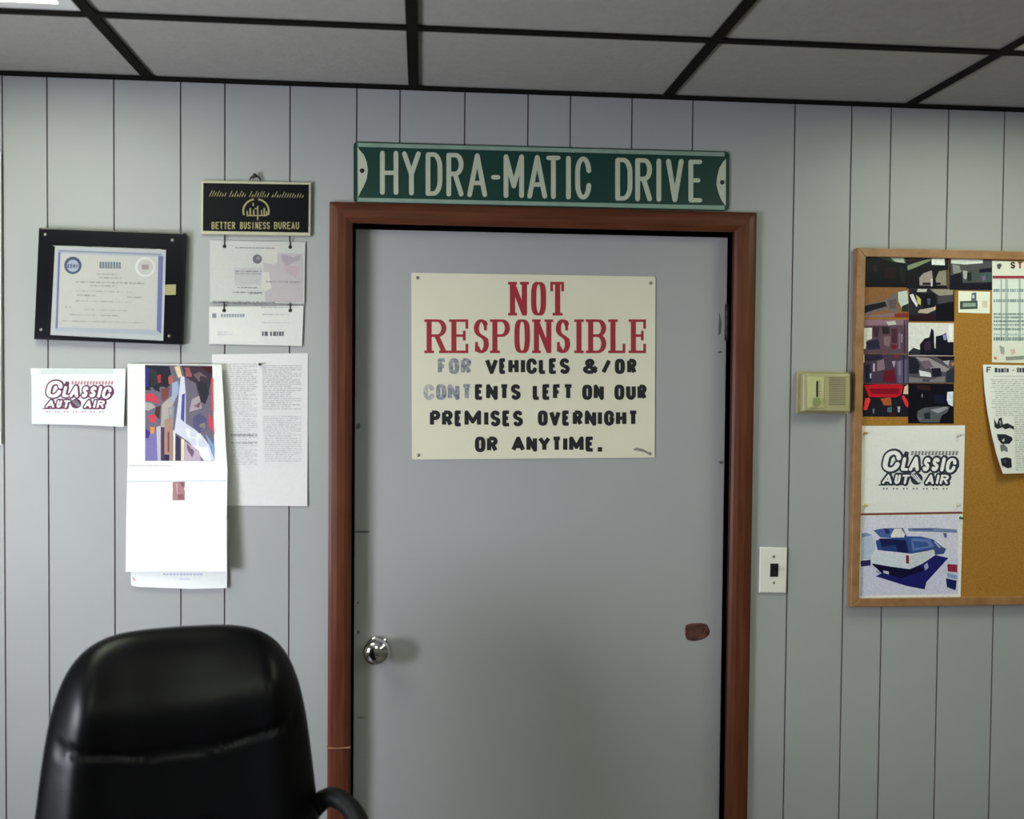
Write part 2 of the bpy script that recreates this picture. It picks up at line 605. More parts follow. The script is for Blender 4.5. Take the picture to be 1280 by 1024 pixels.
# body of the wall behind the panelling, around the opening
for (a, b, c, d) in ((ROOM_L, OPEN_L, 0, H), (OPEN_R, ROOM_R, 0, H), (OPEN_L, OPEN_R, OPEN_T, H)):
    box(bm, a, b, 0.006, 0.11, c, d)
tag(link('wall_back', bm, ['wall', 'groove']), 'light grey vertical grooved panelling wall around the door', kind='structure')

bm = bmesh.new()
box(bm, ROOM_L - 0.1, ROOM_R + 0.1, ROOM_F - 0.1, 0.11, -0.1, 0)
tag(link('floor', bm, 'floor'), 'floor under the chair', kind='structure')
bm = bmesh.new()
box(bm, ROOM_R, ROOM_R + 0.1, ROOM_F, 0.11, 0, H)
tag(link('wall_right', bm, 'room'), kind='structure')
bm = bmesh.new()
box(bm, ROOM_L - 0.1, ROOM_R + 0.1, ROOM_F - 0.1, ROOM_F, 0, H)
tag(link('wall_front', bm, 'room'), kind='structure')
bm = bmesh.new()
box(bm, ROOM_L - 0.1, ROOM_L, ROOM_F, WIN_Y0, 0, H)
box(bm, ROOM_L - 0.1, ROOM_L, WIN_Y1, 0.11, 0, H)
box(bm, ROOM_L - 0.1, ROOM_L, WIN_Y0, WIN_Y1, 0, WIN_Z0)
box(bm, ROOM_L - 0.1, ROOM_L, WIN_Y0, WIN_Y1, WIN_Z1, H)
tag(link('wall_left', bm, 'room'), kind='structure')
bm = bmesh.new()
fwid = 0.05
box(bm, ROOM_L - 0.07, ROOM_L + 0.01, WIN_Y0, WIN_Y0 + fwid, WIN_Z0, WIN_Z1)
box(bm, ROOM_L - 0.07, ROOM_L + 0.01, WIN_Y1 - fwid, WIN_Y1, WIN_Z0, WIN_Z1)
box(bm, ROOM_L - 0.07, ROOM_L + 0.01, WIN_Y0 + fwid, WIN_Y1 - fwid, WIN_Z0, WIN_Z0 + fwid)
box(bm, ROOM_L - 0.07, ROOM_L + 0.01, WIN_Y0 + fwid, WIN_Y1 - fwid, WIN_Z1 - fwid, WIN_Z1)
ym = (WIN_Y0 + WIN_Y1) / 2
box(bm, ROOM_L - 0.06, ROOM_L, ym - 0.02, ym + 0.02, WIN_Z0 + fwid, WIN_Z1 - fwid)
win = tag(link('window_1', bm, 'white_metal'), kind='structure')
bm = bmesh.new()
box(bm, ROOM_L - 0.045, ROOM_L - 0.04, WIN_Y0 + fwid, WIN_Y1 - fwid, WIN_Z0 + fwid, WIN_Z1 - fwid)
link('pane', bm, 'glass', win)

# ---- suspended ceiling: dark tee bars on a two foot grid, pale tiles
BAR = 0.024
GX0 = at(517, 108).x
bars_x = [GX0 + 0.6135 * k for k in range(-3, 6) if ROOM_L + 0.1 < GX0 + 0.6135 * k < ROOM_R - 0.1]
bars_y = [-0.406 - 0.61 * k for k in range(7)]
bm = bmesh.new()
box(bm, ROOM_L - 0.1, ROOM_R + 0.1, ROOM_F - 0.1, 0.11, H + 0.10, H + 0.16)
ceil = tag(link('ceiling', bm, 'tile'), 'suspended ceiling of pale tiles on a dark metal grid', kind='structure')
cx = [ROOM_L] + bars_x + [ROOM_R]
cy = [0.0] + bars_y + [ROOM_F]
light_cells = []
li, ri = 0, 0
for i, (a, b) in enumerate(zip(cx, cx[1:])):
    for j, (c, d) in enumerate(zip(cy, cy[1:])):
        is_l = j == 1 and (abs(b - (GX0 - 0.6135)) < 0.05 or abs(a - (GX0 + 2 * 0.6135)) < 0.05)
        is_fill = j in (4, 6) and (abs(a - (GX0 - 0.6135)) < 0.05 or abs(a - (GX0 + 2 * 0.6135)) < 0.05)  # unseen rear panels, added to fill the room with light
        if is_l or is_fill:
            light_cells.append((a, b, d, c, is_l))
            continue
        bm = bmesh.new()
        box(bm, a + 0.003, b - 0.003, d + 0.003, c - 0.003, H + 0.0045, H + 0.018)
        link('ceiling_tile', bm, 'tile', ceil)
for xx in bars_x:
    bm = bmesh.new()
    box(bm, xx - BAR / 2, xx + BAR / 2, ROOM_F + 0.002, -0.002, H - 0.0015, H + 0.002)
    box(bm, xx - 0.001, xx + 0.001, ROOM_F + 0.002, -0.002, H + 0.002, H + 0.04)
    link('tee_bar', bm, 'grid', ceil)
for yy in bars_y:
    bm = bmesh.new()
    for a, b in zip(cx, cx[1:]):
        box(bm, a + BAR / 2, b - BAR / 2, yy - BAR / 2, yy + BAR / 2, H - 0.001, H + 0.002)
    link('cross_bar', bm, 'grid', ceil)
bm = bmesh.new()
box(bm, ROOM_L, ROOM_R, -0.019, 0, H - 0.002, H)
box(bm, ROOM_L, ROOM_R, -0.002, 0, H - 0.004, H - 0.002)
tag(link('trim_4', bm, 'grid'), 'dark angle strip where the wall meets the ceiling', kind='structure')

lab = ['lit fluorescent ceiling panel at the upper left corner', 'lit fluorescent ceiling panel at the upper right edge',
       'added unseen fill light panel nearest behind the viewer on the left', 'added unseen fill light panel nearest behind the viewer on the right',
       'added unseen fill light panel at the far back of the room on the left', 'added unseen fill light panel at the far back of the room on the right']
for a, b, d, c, front in light_cells:
    is_left = a < GX0
    o = empty('ceiling_light', ((a + b) / 2, (c + d) / 2, H + 0.004), lab[(0 if front else 2 if c > -2.5 else 4) + (0 if is_left else 1)], 'ceiling light', 'fluorescent ceiling panels')
    bm = bmesh.new()
    for (x0, x1, y0, y1) in ((a + .012, a + .045, d + .012, c - .012), (b - .045, b - .012, d + .012, c - .012), (a + .045, b - .045, d + .012, d + .045), (a + .045, b - .045, c - .045, c - .012)):
        box(bm, x0, x1, y0, y1, H + 0.003, H + 0.03)
    link('light_frame', bm, 'white_metal', o)
    bm = bmesh.new()
    box(bm, a + .045, b - .045, d + .045, c - .045, H + 0.010, H + 0.014)
    link('diffuser', bm, 'diffuser', o)
    bm = bmesh.new()
    box(bm, a + .02, b - .02, d + .02, c - .02, H + 0.03, H + 0.09)
    link('housing', bm, 'white_metal', o)

# ---- door: leaf, knob, hinge, torn patch, scuffs
YD = 0.032
DL, DR = OPEN_L + 0.004, OPEN_R - 0.0035
DT = OPEN_T - 0.009
bm = bmesh.new()
box(bm, DL, DR, YD, YD + 0.040, 0.008, DT, bev=0.0015)
door = tag(link('door_1', bm, 'door'), 'flat grey painted door in a brown wood casing', kind='structure')
kc = at(471, 815.5, YD - 0.045)
bm = bmesh.new()
R_ = 0.0325
prof = [(0.0, 0.0), (0.030, 0.0), (0.030, 0.004), (0.026, 0.008), (0.012, 0.012), (0.0115, 0.024), (0.020, 0.028), (0.029, 0.034), (0.0325, 0.042),
        (0.0315, 0.050), (0.028, 0.056), (0.022, 0.0605), (0.014, 0.0635), (0.007, 0.0648), (0.0, 0.0652)]
lathe(bm, (kc.x, YD, kc.z), (0, -1, 0), prof, 40)
tag(link('door_knob', bm, 'chrome', door), 'round polished metal door knob')
for zz in (at(908, 402, 0).z, at(908, 402, 0).z - 1.45):
    bm = bmesh.new()
    lathe(bm, (OPEN_R - 0.004, YD - 0.005, zz - 0.045), (0, 0, 1), [(0, 0), (0.006, 0), (0.006, 0.029), (0.0052, 0.030), (0.0052, 0.031), (0.006, 0.032), (0.006, 0.059), (0.0052, 0.06), (0.006, 0.061), (0.006, 0.09), (0, 0.09)], 12)
    link('hinge', bm, 'dark_metal', door)
# patch where the skin of the door is torn off: ragged outline, sunken face
rng = random.Random(3)
out = [(857, 782), (862, 779.5), (870, 779), (878, 779), (884, 781), (886, 786), (887.5, 789.5), (886, 794), (881, 798), (874, 800.5), (866, 801.5), (859, 800), (856.5, 795), (856, 788)]
bm = bmesh.new()
ring = pxz(out, YD)
cxp = sum(p[0] for p in ring) / len(ring)
czp = sum(p[1] for p in ring) / len(ring)
c0 = [bm.verts.new((p[0], YD - 0.0006, p[1])) for p in ring]
c1 = [bm.verts.new((cxp + (p[0] - cxp) * .86, YD - 0.0022 + rng.uniform(-.0005, .0005), czp + (p[1] - czp) * .86)) for p in ring]
c2 = [bm.verts.new((cxp + (p[0] - cxp) * .5, YD - 0.0010 + rng.uniform(-.0004, .0004), czp + (p[1] - czp) * .5)) for p in ring]
n = len(ring)
for A, B in ((c0, c1), (c1, c2)):
    for i in range(n):
        bm.faces.new((A[i], A[(i + 1) % n], B[(i + 1) % n], B[i]))
bm.faces.new(c2)
bmesh.ops.recalc_face_normals(bm, faces=bm.faces)
tag(link('torn_patch', bm, 'brown_core', door), 'torn patch showing brown wood core')
for poly in ([(444, 664), (458, 663.5), (463, 665), (458, 666.5), (444, 666)], [(445, 531), (449, 529), (451, 533), (448, 537), (445, 536)],
             [(446, 789), (449, 788), (450, 792), (447, 793)], [(445, 897), (451, 896.5), (459, 897), (452, 898.5)],
             [(897, 440), (902, 438.5), (903, 441), (898, 442)], [(899, 390), (902, 402), (901, 416), (898, 420)], [(898, 577), (904, 576), (904, 580), (900, 580)],
             [(446, 753), (449, 752), (449, 755), (447, 755)]):
    bm = bmesh.new()
    add_poly(bm, poly, YD - 0.0003)
    link('scuff', bm, 'scuff', door)

# ---- casing and jamb
CT = 0.017


def casing(bm, pts_in, pts_out):
    """one mitred length of moulded casing: four profile steps from inner to outer edge"""
    prof = [(0.0, 0.009), (0.10, 0.0125), (0.28, 0.0165), (0.62, 0.0175), (0.86, 0.0150), (1.0, 0.0110)]
    rows = []
    (i0, i1), (o0, o1) = pts_in, pts_out
    for end_i, end_o in ((i0, o0), (i1, o1)):
        r = [bm.verts.new((end_i[0], 0, end_i[1]))]
        for s, d in prof:
            r.append(bm.verts.new((end_i[0] + (end_o[0] - end_i[0]) * s, -d, end_i[1] + (end_o[1] - end_i[1]) * s)))
        r.append(bm.verts.new((end_o[0], 0, end_o[1])))
        rows.append(r)
    a, b = rows
    for k in range(len(a) - 1):
        bm.faces.new((a[k], a[k + 1], b[k + 1], b[k]))
    bm.faces.new(a)
    bm.faces.new(b[::-1])
    bmesh.ops.recalc_face_normals(bm, faces=bm.faces)


IL, IR, IT = OPEN_L - 0.001, OPEN_R + 0.001, OPEN_T - 0.001
HEAD_W = 0.048
bm = bmesh.new()
casing(bm, ((IL, 0), (IL, IT)), ((IL - CAS_W, 0), (IL - CAS_W, IT + HEAD_W)))
t1 = tag(link('trim_1', bm, 'wood'), 'brown wood casing on the left side of the door', kind='structure')
zs = at(425, 932).z
bm = bmesh.new()
box(bm, IL - CAS_W - 0.001, IL + 0.0005, -0.0182, 0, zs - 0.0012, zs + 0.0012)
tag(link('splice_joint', bm, 'splice', t1), 'pale splice line across the casing')
bm = bmesh.new()
casing(bm, ((IL, IT), (IR, IT)), ((IL - CAS_W, IT + HEAD_W), (IR + CAS_W, IT + HEAD_W)))
tag(link('trim_2', bm, 'woodh'), 'brown wood head casing above the door', kind='structure')
bm = bmesh.new()
casing(bm, ((IR, 0), (IR, IT)), ((IR + CAS_W, 0), (IR + CAS_W, IT + HEAD_W)))
tag(link('trim_3', bm, 'wood'), 'brown wood casing on the right side of the door', kind='structure')
bm = bmesh.new()
box(bm, OPEN_L - 0.004, OPEN_L, 0, 0.11, 0, OPEN_T)
box(bm, OPEN_R, OPEN_R + 0.004, 0, 0.11, 0, OPEN_T)
box(bm, OPEN_L - 0.004, OPEN_R + 0.004, 0.001, 0.11, OPEN_T, OPEN_T + 0.006)
box(bm, OPEN_L, OPEN_L + 0.012, YD + 0.042, 0.105, 0, OPEN_T)
box(bm, OPEN_R - 0.012, OPEN_R, YD + 0.042, 0.105, 0, OPEN_T)
box(bm, OPEN_L + 0.012, OPEN_R - 0.012, YD + 0.042, 0.105, OPEN_T - 0.03, OPEN_T)
tag(link('trim_5', bm, 'jamb'), 'dark wood jamb lining the door opening', kind='structure')

# ================================================================== SIGNS
# ---- street sign above the door
q = [(442, 177.5), (911, 190), (911, 264), (442, 254)]
bm = bmesh.new()
YS = -0.0185


def round_quad(q, r, n=4):
    out = []
    for i in range(4):
        p, a, b = Vector(q[i]), Vector(q[i - 1]), Vector(q[(i + 1) % 4])
        u, w = (a - p).normalized(), (b - p).normalized()
        for k in range(n + 1):
            s = k / n
            p0, p2 = p + u * r, p + w * r
            out.append(tuple((1 - s) ** 2 * p0 + 2 * s * (1 - s) * p + s * s * p2))
    return out


quad_prism(bm, pxz(round_quad(q, 6), 0), 0.0, -0.0035, 0)
street = tag(link('street_sign', bm, 'green'), 'long green street sign with white lettering above the door casing', 'sign')


for pts in ([(447, 179), (905, 191), (905, 196), (447, 184)], [(447, 247.5), (905, 257.5), (905, 262.6), (447, 252.6)]):
    bm = bmesh.new()
    quad_prism(bm, pxz(pts, 0), -0.0035, -0.0045)
    link('rim', bm, 'rim', street)
for pts in ([(447, 184), (449.5, 188), (455, 194), (458.5, 203), (460, 213), (458.5, 224), (455, 233), (450, 242), (447.5, 247.5)],
            [(906.8, 199), (903, 203), (898.5, 211), (896, 221), (895, 231), (897.5, 241), (901, 250), (906.5, 258)]):
    bm = bmesh.new()
    quad_prism(bm, pxz(pts, 0), -0.0035, -0.0043)
    tag(link('end_scallop', bm, 'reflective', street), 'white scalloped end')
for (a, b) in ((452.5, 214), (902, 228.5)):
    c = at(a, b)
    bm = bmesh.new()
    lathe(bm, (c.x, -0.0043, c.z), (0, -1, 0), [(0.0055, 0), (0.0050, 0.002), (0.002, 0.0028), (0, 0.0028)], 12)
    link('bolt', bm, 'dark_metal', street)
LET = [('H', 475, 498), ('Y', 502.5, 526), ('D', 532, 553), ('R', 558, 579.5), ('A', 584, 609), ('-', 613.5, 625.5), ('M', 629.5, 655), ('A', 659, 684), ('T', 682.5, 701),
       ('I', 707, 714), ('C', 719, 739), ('D', 769, 790.5), ('R', 794, 815), ('I', 820, 827), ('V', 832.5, 854.5), ('E', 860.5, 878)]
for ch, a, b in LET:
    mx = (a + b) / 2
    yt, yb = 188.6 + (mx - 475) * 0.0285, 243 + (mx - 475) * 0.0257
    bm = bmesh.new()
    for k, poly in enumerate(letter_polys(ch, a, b, yt, yb, 6.0, 5.4)):
        add_poly(bm, poly, -0.0035, rise=0.0009, k=k)
    link('hyphen' if ch == '-' else 'letter', bm, 'reflective', street)

# ---- NOT RESPONSIBLE sign on the door
q = [(514, 341), (819, 346), (818, 572), (515, 574.5)]
bm = bmesh.new()
quad_prism(bm, pxz(round_quad(q, 2.5, 3), YD), YD, YD - 0.0025)
notice = tag(link('warning_sign', bm, 'plate'), 'cream sign with red and black lettering on the door', 'sign')
YT = YD - 0.0028
f5 = crop(490, 320, 3.5556)
INK = dict(red=principled('red_ink', (0.36, 0.018, 0.035), 0.5, noise=0.15, scale=60), black=principled('black_ink', (0.008, 0.008, 0.014), 0.5, noise=0.2),
           faded=principled('faded_ink', (0.10, 0.11, 0.20), 0.5, col2=(0.42, 0.42, 0.42), scale=160), faint=principled('faint_ink', (0.30, 0.31, 0.36), 0.5, col2=(0.55, 0.54, 0.47), scale=160))
red_bm, blk_bm, fade_bm, pale_bm = 'red', 'black', 'faded', 'faint'
INK_LABEL = dict(red='red slab serif lettering', black='black block lettering', faded='worn bluish lettering', faint='nearly worn off lettering')


def line5(word, xs, y0, y1, wv, wh, serif, bmx, rnd=False):
    """one painted word; a run of letters in the same ink is one mesh"""
    bms = {}
    for ch, (a, b) in zip(word, xs):
        (xa, ya), (xb, yb) = f5((a, y0), (b, y1))
        key = bmx(ch, a) if callable(bmx) else bmx
        t_bm = bms.setdefault(key, bmesh.new())
        for k, poly in enumerate(letter_polys(ch, xa, xb, ya, yb, wv, wh, serif, rnd)):
            add_poly(t_bm, poly, YT, k=k)
    for key, t_bm in bms.items():
        tag(link('lettering', t_bm, INK[key], notice), INK_LABEL[key])


line5('NOT', [(518, 606), (612, 690), (694, 778)], 115, 265, 6.6, 3.4, True, red_bm)
line5('RESPONSIBLE', [(148, 248), (258, 352), (358, 436), (440, 530), (538, 618), (625, 714), (722, 797), (810, 852), (866, 958), (965, 1050), (1056, 1142)], 282, 432, 6.4, 3.2, True, red_bm)
B5 = dict(wv=5.4, wh=4.5, serif=False)
line5('FOR', [(203, 245), (252, 298), (306, 352)], 455, 525, bmx=lambda c, a: fade_bm if c != 'R' else fade_bm, **B5)
line5('VEHICLES', [(413, 472), (476, 512), (517, 563), (572, 592), (597, 645), (652, 690), (697, 738), (745, 790)], 455, 525, bmx=blk_bm, **B5)
line5('&/OR', [(848, 918), (930, 975), (990, 1035), (1045, 1087)], 457, 525, bmx=blk_bm, **B5)
line5('CONTENTS', [(140, 188), (195, 241), (248, 300), (308, 356), (368, 410), (418, 470), (476, 522), (528, 572)], 570, 640,
      bmx=lambda c, a: pale_bm if a < 190 else (fade_bm if a < 360 else blk_bm), **B5)
line5('LEFT', [(625, 662), (668, 708), (715, 755), (758, 808)], 570, 640, bmx=blk_bm, **B5)
line5('ON', [(845, 890), (896, 942)], 572, 640, bmx=blk_bm, **B5)
line5('OUR', [(988, 1033), (1040, 1084), (1091, 1132)], 572, 640, bmx=blk_bm, **B5)
line5('PREMISES', [(168, 215), (222, 270), (278, 315), (322, 396), (408, 430), (437, 482), (490, 530), (537, 582)], 687, 758, bmx=blk_bm, **B5)
line5('OVERNIGHT', [(648, 692), (698, 750), (756, 795), (803, 848), (857, 908), (914, 934), (942, 988), (995, 1042), (1048, 1096)], 687, 755, bmx=blk_bm, **B5)
line5('OR', [(368, 415), (422, 470)], 803, 872, bmx=blk_bm, **B5)
line5('ANYTIME.', [(530, 592), (597, 645), (648, 706), (708, 756), (760, 780), (787, 852), (860, 902), (914, 934)], 803, 870, bmx=blk_bm, **B5)
for (a, b) in ((522, 347.5), (813, 354), (523, 569), (812, 567)):
    c = at(a, b, YD)
    bm = bmesh.new()
    lathe(bm, (c.x, YD - 0.0025, c.z), (0, -1, 0), [(0.0042, 0), (0.0042, 0.0008), (0.0028, 0.0020), (0, 0.0024)], 12)
    link('screw', bm, 'steel', notice)
bm = bmesh.new()
add_poly(bm, f5((1070, 862), (1085, 852), (1115, 858), (1148, 876), (1150, 888), (1120, 872), (1090, 866)), YT)
link('printers_mark', bm, principled('sign_smudge', (0.30, 0.29, 0.22), 0.6, noise=0.3, scale=50), notice)

# ================================================================== LEFT GROUP ON THE WALL
rng = random.Random(11)
# ---- framed certificate: black lacquered plaque, certificate, bevelled clear cover
f1 = crop(40, 280, 6.4)
po = f1((78, 38), (1240, 80), (1212, 968), (38, 925))
plq = at(140, 360)
o = empty('framed_certificate', (plq.x, 0, at(140, 432).z), 'black plaque with a certificate under clear plastic, left of the door', 'framed certificate')
bm = bmesh.new()
quad_prism(bm, pxz(po, 0), 0, -0.019, bev=0.003)
link('backing_board', bm, 'black_lacquer', o)
YB = -0.0192
W1 = (244, 248, 234)
lay = []
cq = f1((185, 178), (1072, 208), (1050, 935), (148, 888))
lay += [((176, 184, 190), f1((205, 205), (1040, 235), (1022, 890), (182, 855))), ((108, 112, 150), f1((212, 225), (228, 225), (205, 835), (190, 835))),
        ((110, 115, 160), f1((1012, 255), (1052, 258), (1035, 880), (998, 850))),
        ((140, 150, 165), f1((215, 222), (1040, 250), (1040, 240), (215, 208))), ((198, 200, 186), f1((230, 238), (1010, 262), (998, 848), (205, 826)))]
lay += [((70, 85, 105), [(p[0], p[1]) for p in disc(40 + 328 / 6.4, 280 + 332 / 6.4, 11.0)]), ((170, 180, 195), disc(40 + 328 / 6.4, 280 + 335 / 6.4, 7.6))]
lay += [((85, 100, 120), f1(*rect(285, 322, 298, 352))), ((85, 100, 120), f1(*rect(306, 318, 318, 355))), ((85, 100, 120), f1(*rect(328, 322, 345, 352))), ((85, 100, 120), f1(*rect(352, 325, 366, 350)))]
lay += [((222, 224, 214), disc(40 + 905 / 6.4, 280 + 345 / 6.4, 12.5)), ((196, 196, 184), disc(40 + 908 / 6.4, 280 + 345 / 6.4, 10.0)), ((165, 150, 150), f1(*rect(880, 325, 935, 365)))]
for a in range(540, 705, 22):
    lay.append(((115, 125, 130), f1(*rect(a, 292 + a * 0.02, a + 17, 345 + a * 0.02))))
x0, y0 = f1((380, 0))[0][0], 0
for yy, xa, xb, cc in ((395, 520, 680, 165), (425, 530, 720, 170), (458, 350, 900, 160), (488, 470, 680, 165), (530, 350, 800, 178), (565, 360, 520, 165), (580, 760, 880, 160), (610, 350, 800, 178), (660, 260, 330, 168), (680, 420, 760, 178), (720, 300, 700, 178), (770, 240, 900, 178)):
    (xa, ya), (xb, _) = f1((xa, yy), (xb, yy))
    lay += text_rows(rng, xa, xb, [ya], 1.7, (cc, cc, cc - 12), slope=0.025, jitter=12)
sheet('certificate', cq, YB, lay, W1, t=0.0006, base=(190, 196, 190), parent=o)
bm = bmesh.new()
quad_prism(bm, pxz(cq, 0), YB - 0.0030, YB - 0.0075, bev=0.003)
tag(link('clear_cover', bm, 'acrylic', o), 'clear bevelled plastic cover')
for (a, b) in ((132, 95), (1140, 140), (98, 850), (1115, 900)):
    (px, py), = f1((a, b))
    c = at(px, py)
    bm = bmesh.new()
    lathe(bm, (c.x, -0.019, c.z), (0, -1, 0), [(0.004, 0), (0.004, 0.001), (0.002, 0.002), (0, 0.0022)], 10)
    link('stud', bm, 'steel', o)
bm = bmesh.new()
c = pxz(f1((1078, 492), (1168, 490), (1166, 572), (1080, 575)), 0)  # bright reflection at the plaque's right, put in as a gilt patch
quad_prism(bm, c, -0.019, -0.0195)
tag(link('painted_glint', bm, 'gold', o), 'gilt patch painted in as a bright reflection')

# ---- membership plaque and the two cards hanging under it
bq = [(252.6, 226), (389.5, 229), (388.8, 295.5), (252.6, 293.5)]
bi = [(255.3, 230), (386.3, 232), (385.5, 291.5), (254.8, 289.3)]
o = empty('membership_plaque', (at(320, 260).x, 0, at(320, 294).z), 'small black plaque with gilt lettering and a cream rim, topmost of its column', 'plaque')
bm = bmesh.new()
quad_prism(bm, pxz(bq, 0), 0, -0.009, bev=0.002)
link('cream_rim', bm, 'cream_plastic', o)
bm = bmesh.new()
quad_prism(bm, pxz(bi, 0), -0.0085, -0.0105)
link('black_panel', bm, 'black_board', o)
f6 = crop(240, 210, 8)
bm = bmesh.new()
YG = -0.0107
word_x = [(195, 440), (480, 785), (820, 1080)]
for word, (a, b) in zip(('BETTER', 'BUSINESS', 'BUREAU'), word_x):
    w = (b - a) / len(word)
    for k, ch in enumerate(word):
        (xa, ya), (xb, yb) = f6((a + k * w, 540), (a + (k + 0.80) * w, 612))
        for q_, poly in enumerate(letter_polys(ch, xa, xb, ya, yb, 1.3, 1.3)):
            add_poly(bm, poly, YG, k=q_)
for k in range(38):                                       # slanted small script along the top
    a = 170 + k * 25
    if k in (7, 15, 24):
        continue
    hgt = rng.choice((30, 45, 60))
    (xa, ya), = f6((a, 285 + k * 0.4))
    s = hgt / 8
    add_poly(bm, [(xa, ya), (xa + 0.9, ya), (xa + 0.9 + s * .45, ya - s), (xa + s * .45, ya - s)], YG)
    if k % 2:
        add_poly(bm, [(xa + s * .2, ya - s * .45), (xa + 2.6, ya - s * .6), (xa + 2.6, ya - s * .6 + .8), (xa + s * .2, ya - s * .45 + .8)], YG, k=3)
cx_, cy_ = 640, 430                                      # round emblem between the two lines
for a0, a1 in ((100, 200), (-20, 80)):
    pts = arc(cx_, cy_, 128, -118, a0, a1, 10)
    for p, r_ in zip(pts, pts[1:]):
        d = Vector((r_[0] - p[0], r_[1] - p[1])).normalized() * 9
        add_poly(bm, f6((p[0] - d.y, p[1] + d.x), (r_[0] - d.y, r_[1] + d.x), (r_[0] + d.y, r_[1] - d.x), (p[0] + d.y, p[1] - d.x)), YG)
for a, b, c_, d in ((545, 430, 560, 485), (575, 400, 590, 470), (610, 420, 625, 480), (690, 420, 702, 480), (715, 400, 730, 480), (740, 430, 752, 480), (650, 380, 664, 520), (605, 350, 618, 380), (545, 470, 745, 482), (625, 400, 655, 412)):
    add_poly(bm, f6(*rect(a, b, c_, d)), YG, k=int(a) % 7 + 2)
tag(link('gilt_lettering', bm, 'gold', o), 'gilt lettering and round emblem')
c = at(319.5, 226)
bm = bmesh.new()
tube(bm, [(c.x + 0.012 * math.cos(a * math.pi / 8), -0.006, c.z + 0.010 * math.sin(a * math.pi / 8)) for a in range(9)], 0.0022, 8)
lathe(bm, (c.x, 0, c.z + 0.010), (0, -1, 0), [(0.0025, 0), (0.0025, 0.010), (0.005, 0.011), (0.005, 0.013), (0, 0.0135)], 10)
link('hanging_ring', bm, 'dark_metal', o)

W2 = (214, 220, 204)
uq = [(262.5, 300.5), (381.5, 303), (380.5, 380), (262.5, 377.5)]
f7 = crop(250, 290, 6.827)
lay = [((165, 163, 156), f7((665, 180), (880, 185), (880, 600), (560, 600), (540, 260), (640, 280))), ((186, 186, 168), f7((540, 340), (590, 345), (610, 480), (560, 510), (525, 470))),
       ((166, 170, 160), f7((290, 310), (530, 300), (520, 450), (300, 460))), ((182, 184, 166), f7((520, 150), (660, 110), (660, 270), (550, 260))),
       ((148, 144, 144), f7((690, 195), (740, 200), (800, 220), (860, 190), (850, 240), (740, 290), (700, 240))), ((165, 152, 150), f7((720, 280), (840, 300), (820, 400), (740, 340)))]
lay += [((92, 94, 98), f7(*disc(490, 232, 40))), ((128, 128, 124), f7(*disc(497, 225, 17)))]
for yy, xa, xb in ((130, 300, 640), (330, 300, 540), (350, 300, 520), (510, 280, 530), (520, 420, 530), (590, 110, 640), (605, 110, 880), (420, 560, 860), (470, 320, 500)):
    (xa, ya), (xb, _) = f7((xa, yy), (xb, yy))
    lay += text_rows(rng, xa, xb, [ya], 1.4, (128, 130, 124), slope=0.015, jitter=14)
sheet('hanging_certificate', uq, -0.003, lay, W2, 'mottled grey certificate card hanging directly below the black plaque', 'certificate', t=0.0015, base=(176, 182, 168))
lq = [(261.5, 383.5), (379.5, 382.5), (377.5, 432.5), (261.5, 430)]
lay = [((205, 208, 198), f7((90, 820), (500, 820), (510, 940), (90, 935)))]
lay += [((120, 130, 135), f7(*rect(105, 695, 140, 735)))]
for k in range(9):
    lay.append(((130, 140, 145), f7(*rect(180 + k * 23, 700, 197 + k * 23, 728))))
for k, (a, b) in enumerate(((530, 545), (552, 580), (600, 615), (625, 650), (655, 668), (675, 695), (700, 716))):
    lay.append(((82, 86, 92), f7(*rect(a, 850, b, 888))))
for yy, xa, xb in ((640, 520, 840), (700, 530, 780), (770, 530, 780), (850, 150, 240), (870, 150, 270)):
    (xa, ya), (xb, _) = f7((xa, yy), (xb, yy))
    lay += text_rows(rng, xa, xb, [ya], 1.4, (176, 184, 182), jitter=10)
sheet('hanging_card', lq, -0.003, lay, (222, 225, 216), 'narrow white card with small print, below the mottled certificate', 'card', t=0.0015, base=(202, 205, 196))
for (a, y0_, y1_, par) in ((281, 296, 311, 'hanging_certificate'), (363, 297, 312, 'hanging_certificate'), (280.5, 377, 391, 'hanging_card'), (363, 378, 391, 'hanging_card')):
    p0, p1 = at(a, y0_), at(a, y1_)
    bm = bmesh.new()
    tube(bm, [(p0.x, -0.0055, p0.z), (p1.x, -0.0062, p1.z + 0.008)], 0.0011, 8)
    lathe(bm, (p1.x, -0.0040, p1.z + 0.005), (0, -1, 0), [(0.0042, 0), (0.0042, 0.0015), (0.0028, 0.0032), (0, 0.0036)], 12)
    link('hook', bm, 'dark_metal', bpy.data.objects[par])

# ---- two column notice below the cards
f8 = crop(260, 430, 4.876)
W3 = (248, 244, 248)
nq = [(265, 443), (385, 441.5), (384.2, 632.5), (266, 632)]
lay = []
for (a, b, y0_, y1_) in ((125, 300, 120, 335), (140, 300, 350, 440), (140, 300, 455, 740), (332, 570, 130, 400), (335, 570, 440, 560), (345, 570, 560, 720)):
    yy = y0_
    while yy < y1_:
        (xa, ya), (xb, _) = f8((a, yy), (b - rng.choice((0, 0, 0, 30, 60)), yy))
        tone = 208 if y0_ > 330 else 198
        lay += text_rows(rng, xa, xb, [ya], 1.35, (tone, tone - 3, tone + 4), jitter=7)
        yy += 12.5
for yy in (550, 600, 556):
    (xa, ya), (xb, _) = f8((140, yy), (300, yy))
    lay += text_rows(rng, xa, xb, [ya], 1.5, (165, 165, 172), jitter=8)
sheet('notice_sheet', nq, -0.0006, lay, W3, 'pale pinkish two column notice partly behind the calendar', 'notice', curl=lambda u, w: 0.006 * max(0, 0.5 - w) * u, nb=6, base=(234, 228, 236))


